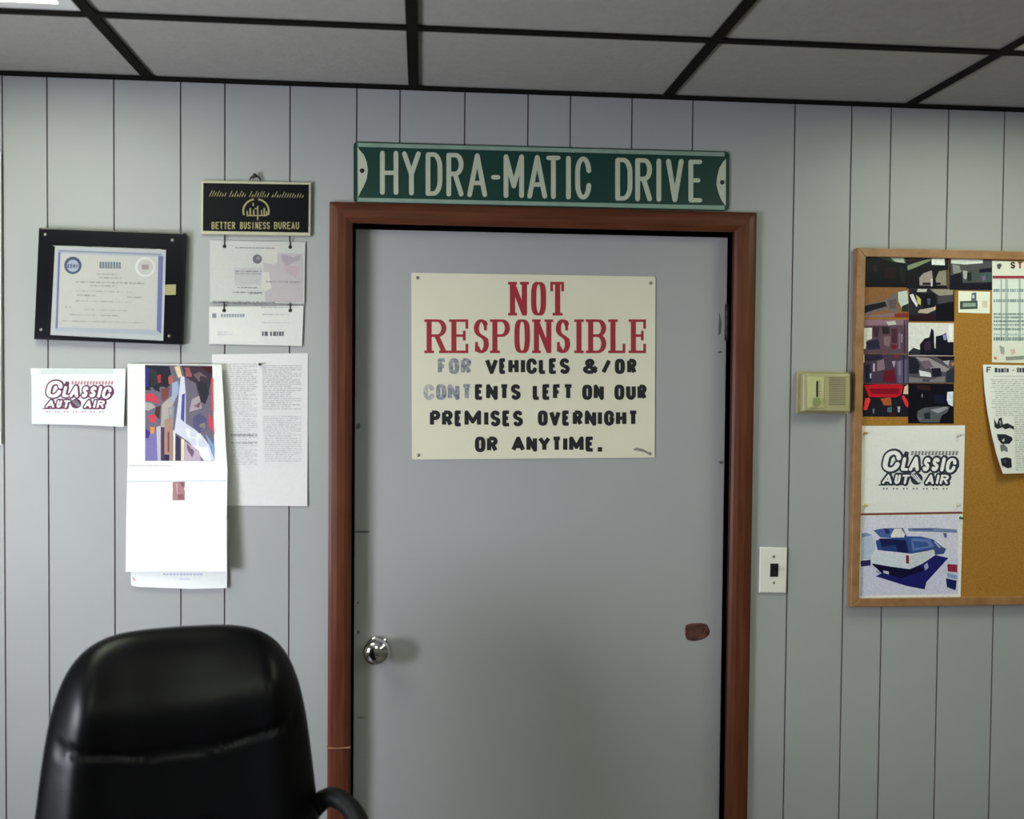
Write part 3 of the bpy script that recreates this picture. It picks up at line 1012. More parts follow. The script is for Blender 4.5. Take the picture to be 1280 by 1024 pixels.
def pin(px, py, y, mat, label, group, r=0.0042):
    c = at(px, py, y)
    bm = bmesh.new()
    lathe(bm, (c.x, y, c.z), (0, -1, 0), [(0.0, 0.0), (r * .95, 0.0), (r * .9, 0.0015), (r * .55, 0.003), (r * .5, 0.007), (r * .8, 0.009), (r * .75, 0.0105), (0, 0.011)], 14)
    return tag(link('push_pin', bm, mat), label, 'push pin', group)


pin(325, 455.5, -0.0020, 'pin_dark', 'dark push pin holding the two column notice', 'push pins', 0.0036)

# ---- wall calendar
f3 = crop(150, 440, 6.4)
f4 = crop(150, 580, 6.207)
WC = (232, 230, 218)
o = empty('wall_calendar', (at(222, 600).x, 0, at(222, 735).z), 'wall calendar with a colourful picture above a white date page', 'calendar')
pic = [((28, 28, 40), f3((205, 108), (420, 115), (410, 260), (330, 330), (300, 310), (205, 305))), ((45, 40, 110), f3((205, 120), (240, 130), (230, 280), (205, 280))),
       ((40, 46, 44), f3((240, 130), (300, 150), (310, 260), (250, 270))), ((120, 60, 60), f3((330, 300), (400, 280), (390, 360), (340, 400))),
       ((160, 45, 50), f3((300, 190), (330, 180), (330, 250), (310, 250))), ((170, 90, 70), f3((390, 200), (430, 190), (430, 250), (395, 260))),
       ((200, 55, 75), f3((205, 340), (260, 330), (310, 370), (310, 420), (250, 390), (205, 395))), ((165, 160, 150), f3((205, 400), (260, 410), (290, 440), (230, 470), (205, 465))),
       ((205, 60, 70), f3((230, 510), (290, 500), (290, 570), (250, 560))), ((70, 40, 40), f3((290, 440), (330, 430), (320, 540), (280, 500))),
       ((60, 45, 55), f3((500, 112), (740, 118), (740, 210), (690, 420), (650, 400), (610, 250), (520, 200))), ((150, 80, 80), f3((520, 125), (580, 125), (580, 200), (530, 200))),
       ((110, 90, 95), f3((590, 180), (640, 160), (700, 200), (640, 240))), ((38, 38, 48), f3((620, 240), (690, 230), (720, 330), (690, 410), (650, 370))),
       ((60, 18, 20), f3((650, 118), (742, 120), (742, 180), (690, 150))), ((165, 150, 150), f3((580, 380), (640, 350), (660, 450), (560, 480))),
       ((120, 80, 95), f3((590, 430), (650, 400), (640, 450))), ((150, 165, 185), f3((420, 250), (470, 230), (475, 320), (420, 440))),
       ((170, 160, 145), f3((340, 420), (420, 350), (430, 520), (380, 620), (330, 600))), ((130, 140, 150), f3((390, 450), (440, 430), (430, 600), (395, 560))),
       ((120, 110, 160), f3((205, 690), (300, 620), (305, 868), (205, 868))), ((60, 40, 120), f3((205, 610), (245, 640), (235, 690), (205, 690))),
       ((225, 140, 60), f3((245, 600), (285, 600), (275, 650), (250, 660))), ((190, 185, 185), f3((295, 600), (330, 590), (330, 868), (305, 868))),
       ((75, 45, 80), f3((332, 600), (360, 600), (360, 868), (332, 868))), ((165, 130, 110), f3((360, 540), (425, 520), (425, 868), (360, 868))),
       ((30, 25, 60), f3((360, 820), (400, 820), (400, 868), (360, 868))), ((120, 60, 70), f3((385, 640), (400, 640), (400, 800), (385, 800))),
       ((205, 205, 212), f3((490, 190), (520, 200), (530, 330), (530, 570), (650, 650), (765, 800), (765, 868), (680, 868), (560, 720), (440, 640), (470, 400))),
       ((230, 232, 235), f3((520, 600), (640, 660), (740, 800), (740, 868), (690, 868), (570, 720))),
       ((70, 75, 140), f3((500, 340), (525, 330), (520, 560), (490, 560))), ((225, 215, 195), f3((430, 620), (448, 640), (446, 868), (430, 868))),
       ((50, 45, 75), f3((450, 660), (490, 690), (490, 868), (450, 868))), ((225, 215, 180), f3((495, 690), (520, 700), (520, 868), (495, 868))),
       ((185, 165, 175), f3((522, 710), (640, 790), (655, 868), (522, 868))), ((110, 85, 110), f3((540, 730), (600, 790), (590, 850), (545, 780))),
       ((80, 80, 110), f3((590, 520), (640, 490), (700, 530), (700, 620), (640, 650), (590, 600))), ((130, 120, 110), f3((640, 580), (690, 560), (690, 620), (650, 630))),
       ((220, 60, 75), f3((715, 480), (755, 560), (765, 660), (720, 590))), ((225, 70, 60), f3((735, 210), (750, 210), (757, 480), (742, 470))),
       ((120, 150, 185), f3((690, 650), (765, 750), (765, 860), (740, 800))), ((215, 195, 150), f3((480, 110), (440, 120), (470, 210), (500, 190)))]
page = [(160, 455), (277.5, 456), (280.5, 500), (284, 560), (286, 586), (160, 585)]
lay = [((105, 98, 108), f3((203, 103), (743, 110), (766, 870), (205, 870)))] + pic
lay += [((196, 196, 190), f3((75, 905), (420, 905), (420, 912), (75, 914)))]
pg = sheet('picture_page', page, -0.0060, lay, WC, curl=lambda u, w: 0.012 * u * u * (1.0 - 0.7 * w) + 0.003, nb=10, parent=o, mat='picture')
tag(pg, 'glossy picture page')
padq = [(160, 585), (286, 586), (285.5, 650), (286.3, 712), (157.8, 714.5), (158.5, 650)]
lay = [((196, 205, 205), f4((60, 132), (840, 120), (840, 128), (60, 142))), ((168, 120, 118), f4((415, 138), (512, 132), (512, 278), (415, 280)))]
lay += [((205, 160, 150), f4((440, 150), (470, 150), (480, 220), (450, 230))), ((120, 85, 95), f4((470, 140), (505, 140), (500, 200), (480, 210))), ((140, 90, 90), f4((455, 235), (500, 230), (505, 272), (460, 272)))]
lay += [((242, 215, 215), f4((350, 180), (362, 175), (370, 225), (358, 230)))]
for r_ in range(6):
    for k in range(7):
        a, b = 110 + k * 100, 320 + r_ * 80
        lay.append(((228, 229, 228), f4(*rect(a, b, a + 12, b + 18))))
sheet('date_page', padq, -0.0075, lay, WC, curl=lambda u, w: 0.012 * u * u + 0.010 * (1 - w) * u + 0.002, nb=8, base=(240, 241, 240), parent=o, t=0.003)
under = [(161, 650), (285, 650), (284.3, 734.5), (240, 735.5), (172, 733), (165, 731)]
lay = [((225, 170, 170), f4((100, 870), (120, 880), (132, 905), (110, 900)))]
for k in range(12):
    a = 340 + k * 26
    lay.append(((185, 188, 205), f4(*rect(a, 846, a + 17, 860))))
lay.append(((215, 215, 222), f4(*rect(470, 885, 550, 895))))
sheet('under_page', under, -0.0015, lay, WC, curl=lambda u, w: 0.004 * (1 - w), nb=4, base=(240, 241, 240), parent=o, t=0.003)


# ---- the logo used on two sheets
def logo(fm, dark, fill, grey, spot, thick=1.0):
    """layers of the CLASSIC AUTO AIR mark; fm maps the drawing frame to photo pixels"""
    out_d, out_w = [], []
    rows = [('C', 255, 452, 315, 528), ('L', 452, 545, 385, 520), ('A', 535, 652, 380, 520), ('S', 672, 752, 385, 525), ('S', 762, 846, 385, 525), ('I', 856, 892, 385, 525), ('C', 905, 1020, 390, 540),
            ('A', 262, 372, 560, 652), ('U', 385, 450, 562, 655), ('T', 455, 545, 562, 655), ('A', 705, 800, 562, 655), ('I', 812, 842, 562, 655), ('R', 852, 945, 562, 655)]
    for ch, a, b, y0_, y1_ in rows:
        w = 35 if y0_ < 500 else 24
        if ch == 'C' and a < 300:
            w = 50
        for extra, dst in ((42 * thick, out_d), (0, out_w)):
            for poly in letter_polys(ch, a - extra / 2, b - (y1_ - y0_) * 0.10 + extra / 2, y0_ - extra / 2, y1_ + extra / 2, w + extra, w * 0.8 + extra, rnd=True, shear=0.22):
                dst.append(poly)
    lay = []
    for k in range(14):                                  # illegible small capitals over the word
        a = 560 + k * 35
        lay.append((grey, fm((a, 362), (a + 24, 362), (a + 30, 318), (a + 8, 318)), 5))
    for i, poly in enumerate(out_d):
        lay.append((dark, fm(*poly), 16 + i % 14))
    lay.append((dark, fm((500, 320), (540, 330), (530, 400), (500, 420), (470, 390)), 30))
    lay.append((dark, fm((1010, 540), (1055, 480), (1055, 420), (1000, 500), (985, 545)), 31))
    lay.append((dark, fm((225, 660), (520, 645), (530, 668), (230, 672)), 30))
    lay.append((dark, fm((690, 650), (945, 648), (950, 668), (700, 672)), 30))
    for i, poly in enumerate(out_w):
        lay.append((fill, fm(*poly), 32 + i % 14))
    lay.append((dark, fm(*disc(618, 602, 62, 18)), 47))      # striped disc in place of the O
    for s in (-26, 0, 26):
        lay.append((spot, fm((580 + s, 560), (592 + s, 556), (664 + s * .6, 636), (652 + s * .6, 644)), 49 + (s > 0)))
    for k in range(22):
        a = 240 + k * 34
        lay.append((grey if k % 3 else fill, fm(*rect(a, 696, a + 16, 714)), 5))
    return lay


fl = crop(30, 450, 9.14)
mapL = lambda *pts: [fl(((p[0] - 220) * (835 / 840) + 205, (p[1] - 300) * (335 / 370) + 225))[0] for p in pts]
sq = [(39.3, 460.5), (157.5, 461), (155.8, 533.5), (100, 531), (39.8, 530)]
lay = [((206, 225, 226), fl((180, 108), (1020, 105), (1020, 160), (200, 165)))] + logo(mapL, (95, 45, 85), (248, 240, 240), (190, 130, 150), (120, 130, 140), 0.95)
o = sheet('logo_sheet', sq, -0.003, lay, (240, 246, 246), 'small white sheet with a maroon logo, left of the calendar', 'sheet', curl=lambda u, w: 0.006 * u * (1 - w) + 0.001 * u, base=(232, 244, 246), nb=5)
for pts in (fl((88, 98), (180, 98), (178, 150), (140, 180), (90, 175)), fl((1090, 105), (1163, 100), (1160, 240), (1100, 170), (1060, 200))):
    bm = bmesh.new()
    quad_prism(bm, pxz(pts, 0), -0.0050, -0.0056)
    link('corner_tape', bm, 'tape', o)

# ---- sheet whose edge just shows at the left border
sheet('poster', [(-150, 190), (1.3, 190), (1.6, 556), (-150, 553)], -0.006, [((90, 100, 150), [(-140, 430), (0.5, 430), (0.5, 540), (-140, 540)])], (200, 205, 200),
      'poster whose right edge just shows at the left border of the photo', 'poster', t=0.002)

# ================================================================== RIGHT GROUP
# ---- light switch
o = empty('light_switch', (at(966, 712).x, 0, at(966, 741).z), 'white toggle light switch right of the door casing', 'light switch')
bm = bmesh.new()
quad_prism(bm, pxz([(949.5, 684), (983.3, 684.5), (981.8, 741), (948.5, 740.5)], 0), 0, -0.0055, bev=0.0025)
link('switch_plate', bm, 'ivory', o)
bm = bmesh.new()
c = pxz([(962, 704), (972, 704), (971.6, 720.5), (961.6, 720.5)], 0)
quad_prism(bm, c, -0.0055, -0.0062)
link('toggle_slot', bm, 'dark_metal', o)
bm = bmesh.new()
c0 = at(967, 712)
quad_prism(bm, [(c0.x - .0042, c0.z - .001), (c0.x + .0042, c0.z - .001), (c0.x + .0036, c0.z + .008), (c0.x - .0036, c0.z + .008)], -0.006, -0.017, bev=0.001)
tag(link('toggle', bm, 'plastic', o), 'black toggle lever')
for b in (695.5, 728):
    c = at(966.3, b)
    bm = bmesh.new()
    lathe(bm, (c.x, -0.0055, c.z), (0, -1, 0), [(0.0034, 0), (0.0030, 0.001), (0, 0.0014)], 12)
    box(bm, c.x - .0028, c.x + .0028, -0.0071, -0.0066, c.z - .0004, c.z + .0004)
    link('screw', bm, 'steel', o)

# ---- thermostat
f2 = crop(980, 450, 12.8)
o = empty('thermostat', (at(1027, 490).x, 0, at(1027, 518).z), 'beige rectangular thermostat between the door and the cork board', 'thermostat')
bm = bmesh.new()
quad_prism(bm, pxz(f2((195, 185), (1005, 200), (1000, 860), (190, 850)), 0), 0, -0.012)
link('base_plate', bm, 'thermo', o)
bm = bmesh.new()
quad_prism(bm, pxz(f2((235, 215), (985, 228), (980, 825), (232, 815)), 0), -0.012, -0.030, bev=0.004)
link('cover', bm, 'thermo', o)
bm = bmesh.new()
quad_prism(bm, pxz(f2((300, 265), (560, 270), (556, 765), (300, 762)), 0), -0.0295, -0.0315, bev=0.0008)
tag(link('dial_face', bm, 'thermo_face', o), 'pale yellow green scale face')
bm = bmesh.new()
quad_prism(bm, pxz(f2(*rect(437, 335, 462, 590)), 0), -0.0315, -0.0330)
for k in range(8):
    quad_prism(bm, pxz(f2(*rect(480, 330 + k * 34, 510, 337 + k * 34)), 0), -0.0315, -0.0318)
link('scale_needle', bm, 'dark_metal', o)
bm = bmesh.new()
c = at(*f2((440, 660))[0])
quad_prism(bm, pxz(f2((395, 600), (485, 600), (490, 680), (460, 740), (425, 740), (390, 680)), 0), -0.0315, -0.038, bev=0.001)
link('setting_lever', bm, principled('lever_green', (0.22, 0.28, 0.10), 0.4, noise=0.1), o)
bm = bmesh.new()
for k in range(13):
    y0_ = 275 + k * 35
    quad_prism(bm, pxz(f2(*rect(640, y0_, 900, y0_ + 20)), 0), -0.0298, -0.0312)
link('vent_grille', bm, 'thermo_grille', o)

# ---- cork board
BX0, BZ1, BZ0 = at(1066, 400).x, at(1067, 311).z, at(1063, 757).z
BX1 = BX0 + 1.22
FWD = 0.0215
o = empty('cork_board', ((BX0 + BX1) / 2, 0, BZ0), 'large cork notice board in a light wood frame, right of the door', 'notice board')
bm = bmesh.new()
box(bm, BX0 + 0.01, BX1 - 0.01, -0.012, 0, BZ0 + 0.01, BZ1 - 0.01)
link('cork_panel', bm, 'cork', o)
for pts in ([(BX0, BZ0), (BX0, BZ1), (BX0 + FWD, BZ1 - FWD), (BX0 + FWD, BZ0 + FWD)], [(BX1, BZ0), (BX1, BZ1), (BX1 - FWD, BZ1 - FWD), (BX1 - FWD, BZ0 + FWD)],
            [(BX0, BZ1), (BX1, BZ1), (BX1 - FWD, BZ1 - FWD), (BX0 + FWD, BZ1 - FWD)], [(BX0, BZ0), (BX1, BZ0), (BX1 - FWD, BZ0 + FWD), (BX0 + FWD, BZ0 + FWD)]):
    bm = bmesh.new()
    quad_prism(bm, pts, 0, -0.020, bev=0.002)
    link('frame_rail', bm, 'cork_frame', o)
YC = -0.0122

# ---- snapshots pinned on the board
p7 = crop(1065, 310, 8.531)
p8 = crop(1065, 395, 7.062)
p9 = crop(1180, 310, 6.83)
WP = (196, 200, 172)
G = 'snapshots on the cork board'


def snap(fm, r, base, layers, label):
    q = fm((r[0], r[1]), (r[2], r[1] + 4), (r[2], r[3] + 2), (r[0], r[3]))
    sheet('photograph', q, YC, [(c, fm(*p)) for c, p in layers], WP, label, 'photograph', G, base=base, mat='glossy', t=0.0006)


snap(p7, (120, 82, 580, 418), (10, 11, 13), [((70, 85, 60), [(190, 90), (560, 90), (575, 165), (450, 150), (330, 112)]), ((150, 165, 132), [(400, 97), (545, 95), (560, 160), (470, 150)]), ((40, 60, 42), [(260, 95), (390, 95), (440, 140), (320, 118)]),
                                             ((26, 14, 14), [(350, 210), (470, 205), (460, 330), (340, 320)]), ((24, 30, 26), [(220, 190), (260, 180), (280, 260), (230, 250)]), ((22, 26, 22), [(500, 200), (575, 210), (575, 380), (520, 360)])],
     'dark snapshot with a green streak, top left corner of the cork board')
snap(p7, (582, 86, 1027, 432), (16, 16, 18), [((40, 28, 26), [(600, 95), (820, 95), (800, 112), (600, 140)]), ((112, 126, 84), [(588, 190), (640, 170), (830, 112), (840, 135), (650, 220), (592, 240)]), ((202, 212, 178), [(845, 102), (985, 98), (990, 185), (850, 180)]),
                                              ((138, 132, 108), [(715, 320), (760, 270), (850, 240), (860, 330), (840, 400), (720, 400)]), ((122, 120, 92), [(890, 330), (925, 250), (1010, 235), (1024, 400), (900, 400)]), ((14, 14, 26), [(750, 370), (945, 370), (945, 395), (750, 395)]),
                                              ((190, 190, 170), [(838, 330), (860, 330), (855, 410), (840, 410)]), ((70, 62, 45), [(1000, 240), (1025, 240), (1025, 420), (1005, 420)])],
     'snapshot with a bright window and grey windshield, second in the top row')
snap(p9, (42, 84, 410, 360), (66, 70, 62), [((188, 198, 168), [(60, 95), (330, 92), (330, 130), (180, 142), (60, 132)]), ((120, 124, 105), [(70, 140), (130, 150), (150, 210), (80, 220)]), ((20, 20, 26), [(45, 240), (150, 205), (160, 300), (408, 290), (408, 358), (45, 358)]),
                                            ((18, 17, 34), [(300, 182), (408, 168), (408, 205), (300, 212)]), ((152, 150, 132), [(160, 190), (200, 200), (190, 270), (165, 260)]), ((58, 78, 68), [(310, 214), (400, 212), (400, 288), (320, 298)]), ((105, 90, 100), [(320, 245), (350, 235), (355, 275), (330, 280)]),
                                            ((14, 14, 18), [(43, 88), (56, 88), (56, 240), (43, 240)]), ((26, 30, 30), [(195, 215), (230, 205), (235, 280), (200, 285)])],
     'greyish snapshot of parked cars, third in the top row')
snap(p7, (118, 422, 602, 742), (118, 84, 44), [((96, 90, 80), [(120, 610), (330, 560), (390, 530), (470, 470), (485, 690), (350, 660), (120, 720)]), ((20, 22, 26), [(120, 620), (350, 572), (372, 622), (240, 660), (120, 700)]), ((166, 182, 152), [(490, 470), (590, 455), (600, 600), (530, 650), (490, 560)]),
                                               ((28, 44, 30), [(530, 622), (600, 592), (602, 680), (530, 680)]), ((110, 44, 36), [(460, 702), (600, 692), (600, 738), (450, 740)]), ((116, 96, 88), [(120, 725), (450, 692), (450, 740), (120, 740)]), ((80, 72, 66), [(380, 560), (470, 540), (470, 640), (400, 650)])],
     'snapshot with a dark band and pale corner, left column second from top')
snap(p7, (606, 432, 1090, 782), (34, 34, 36), [((168, 172, 142), [(700, 425 + 12), (800, 438), (790, 470), (690, 470)]), ((130, 128, 100), [(830, 440), (1080, 440), (1075, 500), (930, 510), (880, 480)]), ((196, 198, 172), [(612, 500), (650, 490), (700, 600), (690, 630), (640, 560)]), ((176, 168, 80), [(680, 500), (735, 540), (730, 610), (700, 590)]),
                                               ((14, 14, 18), [(640, 450), (740, 490), (880, 480), (900, 560), (870, 640), (760, 650), (745, 560)]), ((64, 76, 86), [(800, 540), (835, 540), (830, 610), (805, 600)]), ((160, 152, 118), [(720, 660), (880, 630), (890, 660), (800, 700), (700, 690)]), ((200, 170, 130), [(868, 640), (892, 615), (900, 640), (875, 665)]),
                                               ((34, 14, 20), [(615, 720), (880, 700), (880, 775), (615, 780)]), ((12, 13, 18), [(890, 600), (1088, 560), (1088, 778), (890, 775)]), ((60, 60, 56), [(910, 520), (1070, 500), (1080, 570), (920, 600)])],
     'snapshot with a yellow gleam on dark machinery, right column below the bright window')
snap(p8, (95, 30, 496, 332), (80, 62, 62), [((122, 96, 96), [(110, 34), (480, 34), (470, 80), (110, 85)]), ((166, 172, 142), [(300, 50), (380, 45), (390, 75), (320, 85)]), ((192, 192, 162), [(97, 105), (175, 105), (175, 200), (130, 220), (120, 290), (97, 290)]), ((34, 32, 46), [(120, 232), (230, 200), (250, 290), (140, 300)]),
                                            ((34, 30, 30), [(260, 92), (330, 100), (330, 160), (270, 160)]), ((112, 92, 82), [(280, 180), (340, 180), (330, 270), (280, 260)]), ((92, 25, 32), [(340, 250), (400, 260), (390, 290), (350, 290)]), ((112, 96, 106), [(410, 150), (425, 150), (425, 290), (410, 290)]), ((40, 30, 46), [(456, 36), (466, 36), (466, 328), (456, 328)]),
                                            ((50, 34, 40), [(185, 95), (240, 95), (230, 190), (190, 180)]), ((60, 36, 40), [(345, 110), (400, 110), (395, 240), (350, 240)]), ((125, 108, 108), [(430, 160), (448, 160), (446, 230), (432, 240)])],
     'cluttered reddish snapshot with a white window at its left, left column third from top')
snap(p8, (95, 336, 496, 598), (60, 48, 56), [((190, 190, 160), [(97, 340), (108, 340), (108, 410), (97, 410)]), ((34, 28, 38), [(110, 340), (260, 340), (270, 380), (160, 400), (110, 390)]), ((112, 96, 92), [(220, 400), (280, 380), (290, 470), (220, 490)]), ((86, 18, 28), [(280, 490), (370, 470), (390, 590), (270, 580)]),
                                             ((80, 78, 90), [(390, 400), (490, 380), (490, 592), (400, 592)]), ((24, 25, 36), [(110, 440), (160, 420), (170, 580), (120, 590)]), ((172, 166, 162), [(185, 420), (200, 420), (200, 490), (185, 490)]), ((152, 140, 136), [(350, 400), (385, 400), (370, 460)]), ((112, 30, 46), [(370, 345), (400, 345), (400, 370), (375, 375)]),
                                             ((160, 170, 170), [(155, 510), (170, 505), (168, 550), (158, 550)]), ((32, 26, 34), [(448, 345), (460, 345), (460, 592), (448, 592)]), ((110, 100, 112), [(405, 400), (430, 395), (430, 520), (410, 530)])],
     'cluttered dark snapshot with a maroon patch, just above the red car snapshot')
snap(p8, (95, 600, 496, 888), (22, 22, 26), [((168, 20, 30), [(105, 612), (220, 604), (420, 604), (455, 612), (430, 700), (380, 720), (150, 715)]), ((110, 14, 22), [(150, 640), (420, 640), (410, 690), (170, 690)]), ((228, 52, 46), [(100, 830), (115, 730), (150, 720), (162, 742), (130, 830)]), ((198, 40, 40), [(435, 710), (455, 700), (494, 760), (494, 810), (470, 790)]),
                                             ((142, 76, 36), [(250, 730), (340, 720), (350, 790), (280, 790)]), ((188, 166, 122), [(462, 625), (494, 606), (494, 690), (450, 690)]), ((152, 152, 152), [(400, 800), (425, 800), (420, 850), (405, 850)]), ((70, 92, 92), [(310, 810), (350, 800), (350, 850), (310, 850)]),
                                             ((90, 96, 100), [(180, 820), (200, 815), (195, 860), (182, 860)]), ((60, 18, 20), [(330, 850), (390, 855), (380, 880), (330, 880)])],
     'snapshot of an open red car hood, bottom of the left column')
snap(p8, (497, 60, 897, 350), (192, 194, 168), [((16, 17, 24), [(600, 346), (598, 250), (640, 200), (680, 190), (700, 108), (720, 132), (725, 200), (735, 290), (740, 180), (790, 170), (830, 150), (845, 232), (896, 230), (896, 350)]), ((38, 42, 42), [(497, 320), (540, 280), (600, 300), (600, 346), (497, 346)]),
                                                ((122, 126, 152), [(800, 175), (830, 160), (835, 210), (810, 215)]), ((192, 192, 166), [(722, 205), (735, 205), (737, 285), (728, 285)]), ((205, 215, 185), [(850, 75), (890, 75), (890, 220), (860, 210)]), ((50, 36, 44), [(640, 230), (690, 220), (690, 300), (640, 310)])],
     'snapshot of black shapes against a white sky, right column')
snap(p8, (497, 354, 903, 590), (70, 68, 66), [((24, 27, 32), [(499, 358), (560, 372), (600, 430), (580, 510), (502, 510)]), ((132, 126, 116), [(560, 362), (680, 372), (790, 430), (860, 470), (840, 500), (700, 470), (600, 400)]), ((98, 84, 84), [(600, 400), (680, 390), (720, 450), (640, 470)]), ((192, 192, 172), [(590, 480), (690, 500), (700, 540), (600, 530)]),
                                              ((24, 22, 30), [(700, 460), (780, 460), (790, 530), (710, 540)]), ((106, 106, 96), [(502, 540), (700, 560), (820, 530), (820, 586), (502, 586)]), ((38, 42, 50), [(830, 490), (900, 450), (900, 586), (830, 586)]), ((162, 96, 60), [(870, 418), (900, 408), (898, 440), (880, 440)]),
                                              ((152, 152, 142), [(800, 400), (860, 392), (850, 440), (880, 470)]), ((18, 18, 22), [(740, 358), (900, 360), (900, 390), (800, 395)]), ((60, 64, 64), [(620, 555), (690, 560), (680, 580), (620, 580)])],
     'snapshot of a grey engine bay, right column above the dark car snapshot')
snap(p8, (495, 594, 897, 948), (11, 11, 16), [((74, 80, 72), [(580, 840), (640, 810), (760, 800), (860, 800), (840, 850), (790, 880), (770, 940), (600, 940), (570, 890)]), ((132, 132, 122), [(690, 830), (830, 800), (850, 815), (760, 860)]), ((188, 198, 188), [(840, 672), (893, 667), (890, 800), (850, 780), (835, 740)]), ((34, 38, 40), [(630, 860), (690, 850), (690, 910), (640, 910)]),
                                              ((44, 25, 25), [(570, 610), (690, 620), (690, 660), (580, 650)]), ((122, 112, 112), [(612, 690), (624, 690), (624, 720), (612, 720)]), ((96, 98, 90), [(575, 890), (620, 900), (610, 930), (590, 930)]), ((20, 20, 40), [(720, 690), (820, 700), (820, 780), (730, 770)])],
     'dark snapshot with a grey car front, bottom of the right column')
q = p9((122, 368), (392, 374), (390, 560), (122, 552))
sheet('photo_card', q, YC, [((50, 66, 52), p9((135, 455), (285, 450), (285, 520), (135, 525))), ((122, 142, 112), p9((160, 470), (270, 470), (270, 500), (160, 505))), ((70, 86, 88), p9((235, 385), (275, 380), (275, 455), (230, 455))), ((180, 178, 150), p9((240, 400), (258, 400), (258, 430), (240, 430))),
                            ((188, 180, 140), p9((320, 450), (370, 450), (370, 510), (330, 510)))], WP, 'small pale card with a dark green strip, below the top row of snapshots', 'card', base=(200, 206, 168), t=0.0006)

# ---- price chart and curled notice at the right border
lay = [((188, 198, 168), p9(*rect(415, 270, 1000, 800)))]
for a, b in ((480, 495), (520, 545), (635, 655), (740, 760), (860, 880)):
    lay.append(((150, 164, 140), p9(*rect(a, 268, b, 795))))
for a, b, c_ in ((350, 376, 120), (438, 464, 126), (558, 572, 110), (585, 600, 125), (618, 632, 110), (650, 664, 120), (686, 700, 112), (735, 745, 135), (762, 790, 116)):
    for k in range(30):
        x0_ = 420 + k * 20
        d = rng.randint(-16, 16)
        lay.append(((c_ + d, c_ + 18 + d, c_ + d), p9(*rect(x0_, a, x0_ + rng.randint(13, 19), b))))
lay.append(((132, 46, 52), p9(*rect(413, 238, 1000, 262))))
lay.append(((70, 74, 66), p9((450, 140), (478, 132), (492, 150), (470, 185), (452, 172))))
for ch, a, b in (('S', 566, 604), ('T', 625, 668)):
    (xa, ya), (xb, yb) = p9((a, 120), (b, 176))
    for poly in letter_polys(ch, xa, xb, ya, yb, 1.9, 1.5):
        lay.append(((150, 36, 40), poly))
lay += [((134, 144, 118), p9((470, 830), (512, 850), (512, 912), (482, 900))), ((186, 158, 134), p9((560, 870), (600, 860), (610, 900), (575, 915))), ((120, 130, 105), p9((520, 930), (680, 920), (680, 950), (530, 960))), ((178, 110, 70), p9((425, 925), (450, 935), (445, 955), (425, 950)))]
sheet('price_chart', [(1240, 326), (1335, 329), (1335, 455), (1240, 453)], YC, lay, WP, 'chart sheet of grey rows under a red heading, right border of the cork board', 'chart', base=(190, 196, 160), t=0.0006)
pn = crop(1210, 440, 6.024)
lay = [((160, 170, 150), pn(*rect(185, 180, 700, 186)))]
for yy in range(205, 480, 15):
    (xa, ya), (xb, _) = pn((165 + rng.choice((0, 5, 30)), yy), (680, yy))
    lay += text_rows(rng, xa, xb, [ya], 1.1, (158, 170, 146), jitter=12)
for yy in range(490, 890, 17):
    (xa, ya), (xb, _) = pn((335, yy), (680, yy))
    lay += text_rows(rng, xa, xb, [ya], 1.2, (150, 162, 140), jitter=12)
(xa, ya), (xb, yb) = pn((133, 112), (168, 156))
for poly in letter_polys('F', xa, xb, ya, yb, 1.5, 1.3):
    lay.append(((34, 38, 50), poly))
for a, b, t_ in ((195, 215, 120), (222, 236, 124), (242, 262, 124), (268, 276, 118), (284, 300, 124), (328, 340, 134), (362, 375, 118), (380, 396, 120), (402, 422, 120), (430, 446, 120), (452, 470, 124)):
    lay.append(((52, 56, 60), pn(*rect(a, t_, b, 154 if t_ < 130 else 142))))
lay += [((30, 36, 32), pn((178, 500), (200, 545), (215, 500), (238, 492), (245, 545), (280, 535), (330, 560), (332, 585), (300, 570), (262, 582), (240, 565), (205, 578), (180, 566))), ((150, 160, 140), pn((218, 520), (230, 515), (232, 555), (222, 550))),
        ((26, 30, 32), pn((195, 618), (262, 618), (312, 640), (318, 660), (290, 690), (230, 690), (205, 660))), ((175, 184, 162), pn((225, 636), (262, 634), (285, 650), (270, 672), (235, 672))),
        ((96, 104, 100), pn((215, 700), (245, 690), (275, 720), (275, 752), (245, 740), (222, 750))), ((24, 27, 30), pn((215, 800), (262, 790), (302, 800), (302, 865), (270, 872), (225, 850)))]
lay += [((70, 78, 84), pn((240, 812), (262, 808), (266, 830), (245, 834)))]
sheet('curled_notice', pn((108, 95), (750, 108), (750, 910), (232, 912), (208, 840), (188, 770), (158, 625), (134, 470), (116, 290)), YC - 0.0012, lay, (196, 202, 182),
      'curling white notice with black marks, below the chart sheet', 'notice', base=(196, 202, 182), t=0.0006, curl=lambda u, w: 0.030 * max(0, 0.75 - u) * (1 - w) ** 1.5 + 0.002, nb=8)

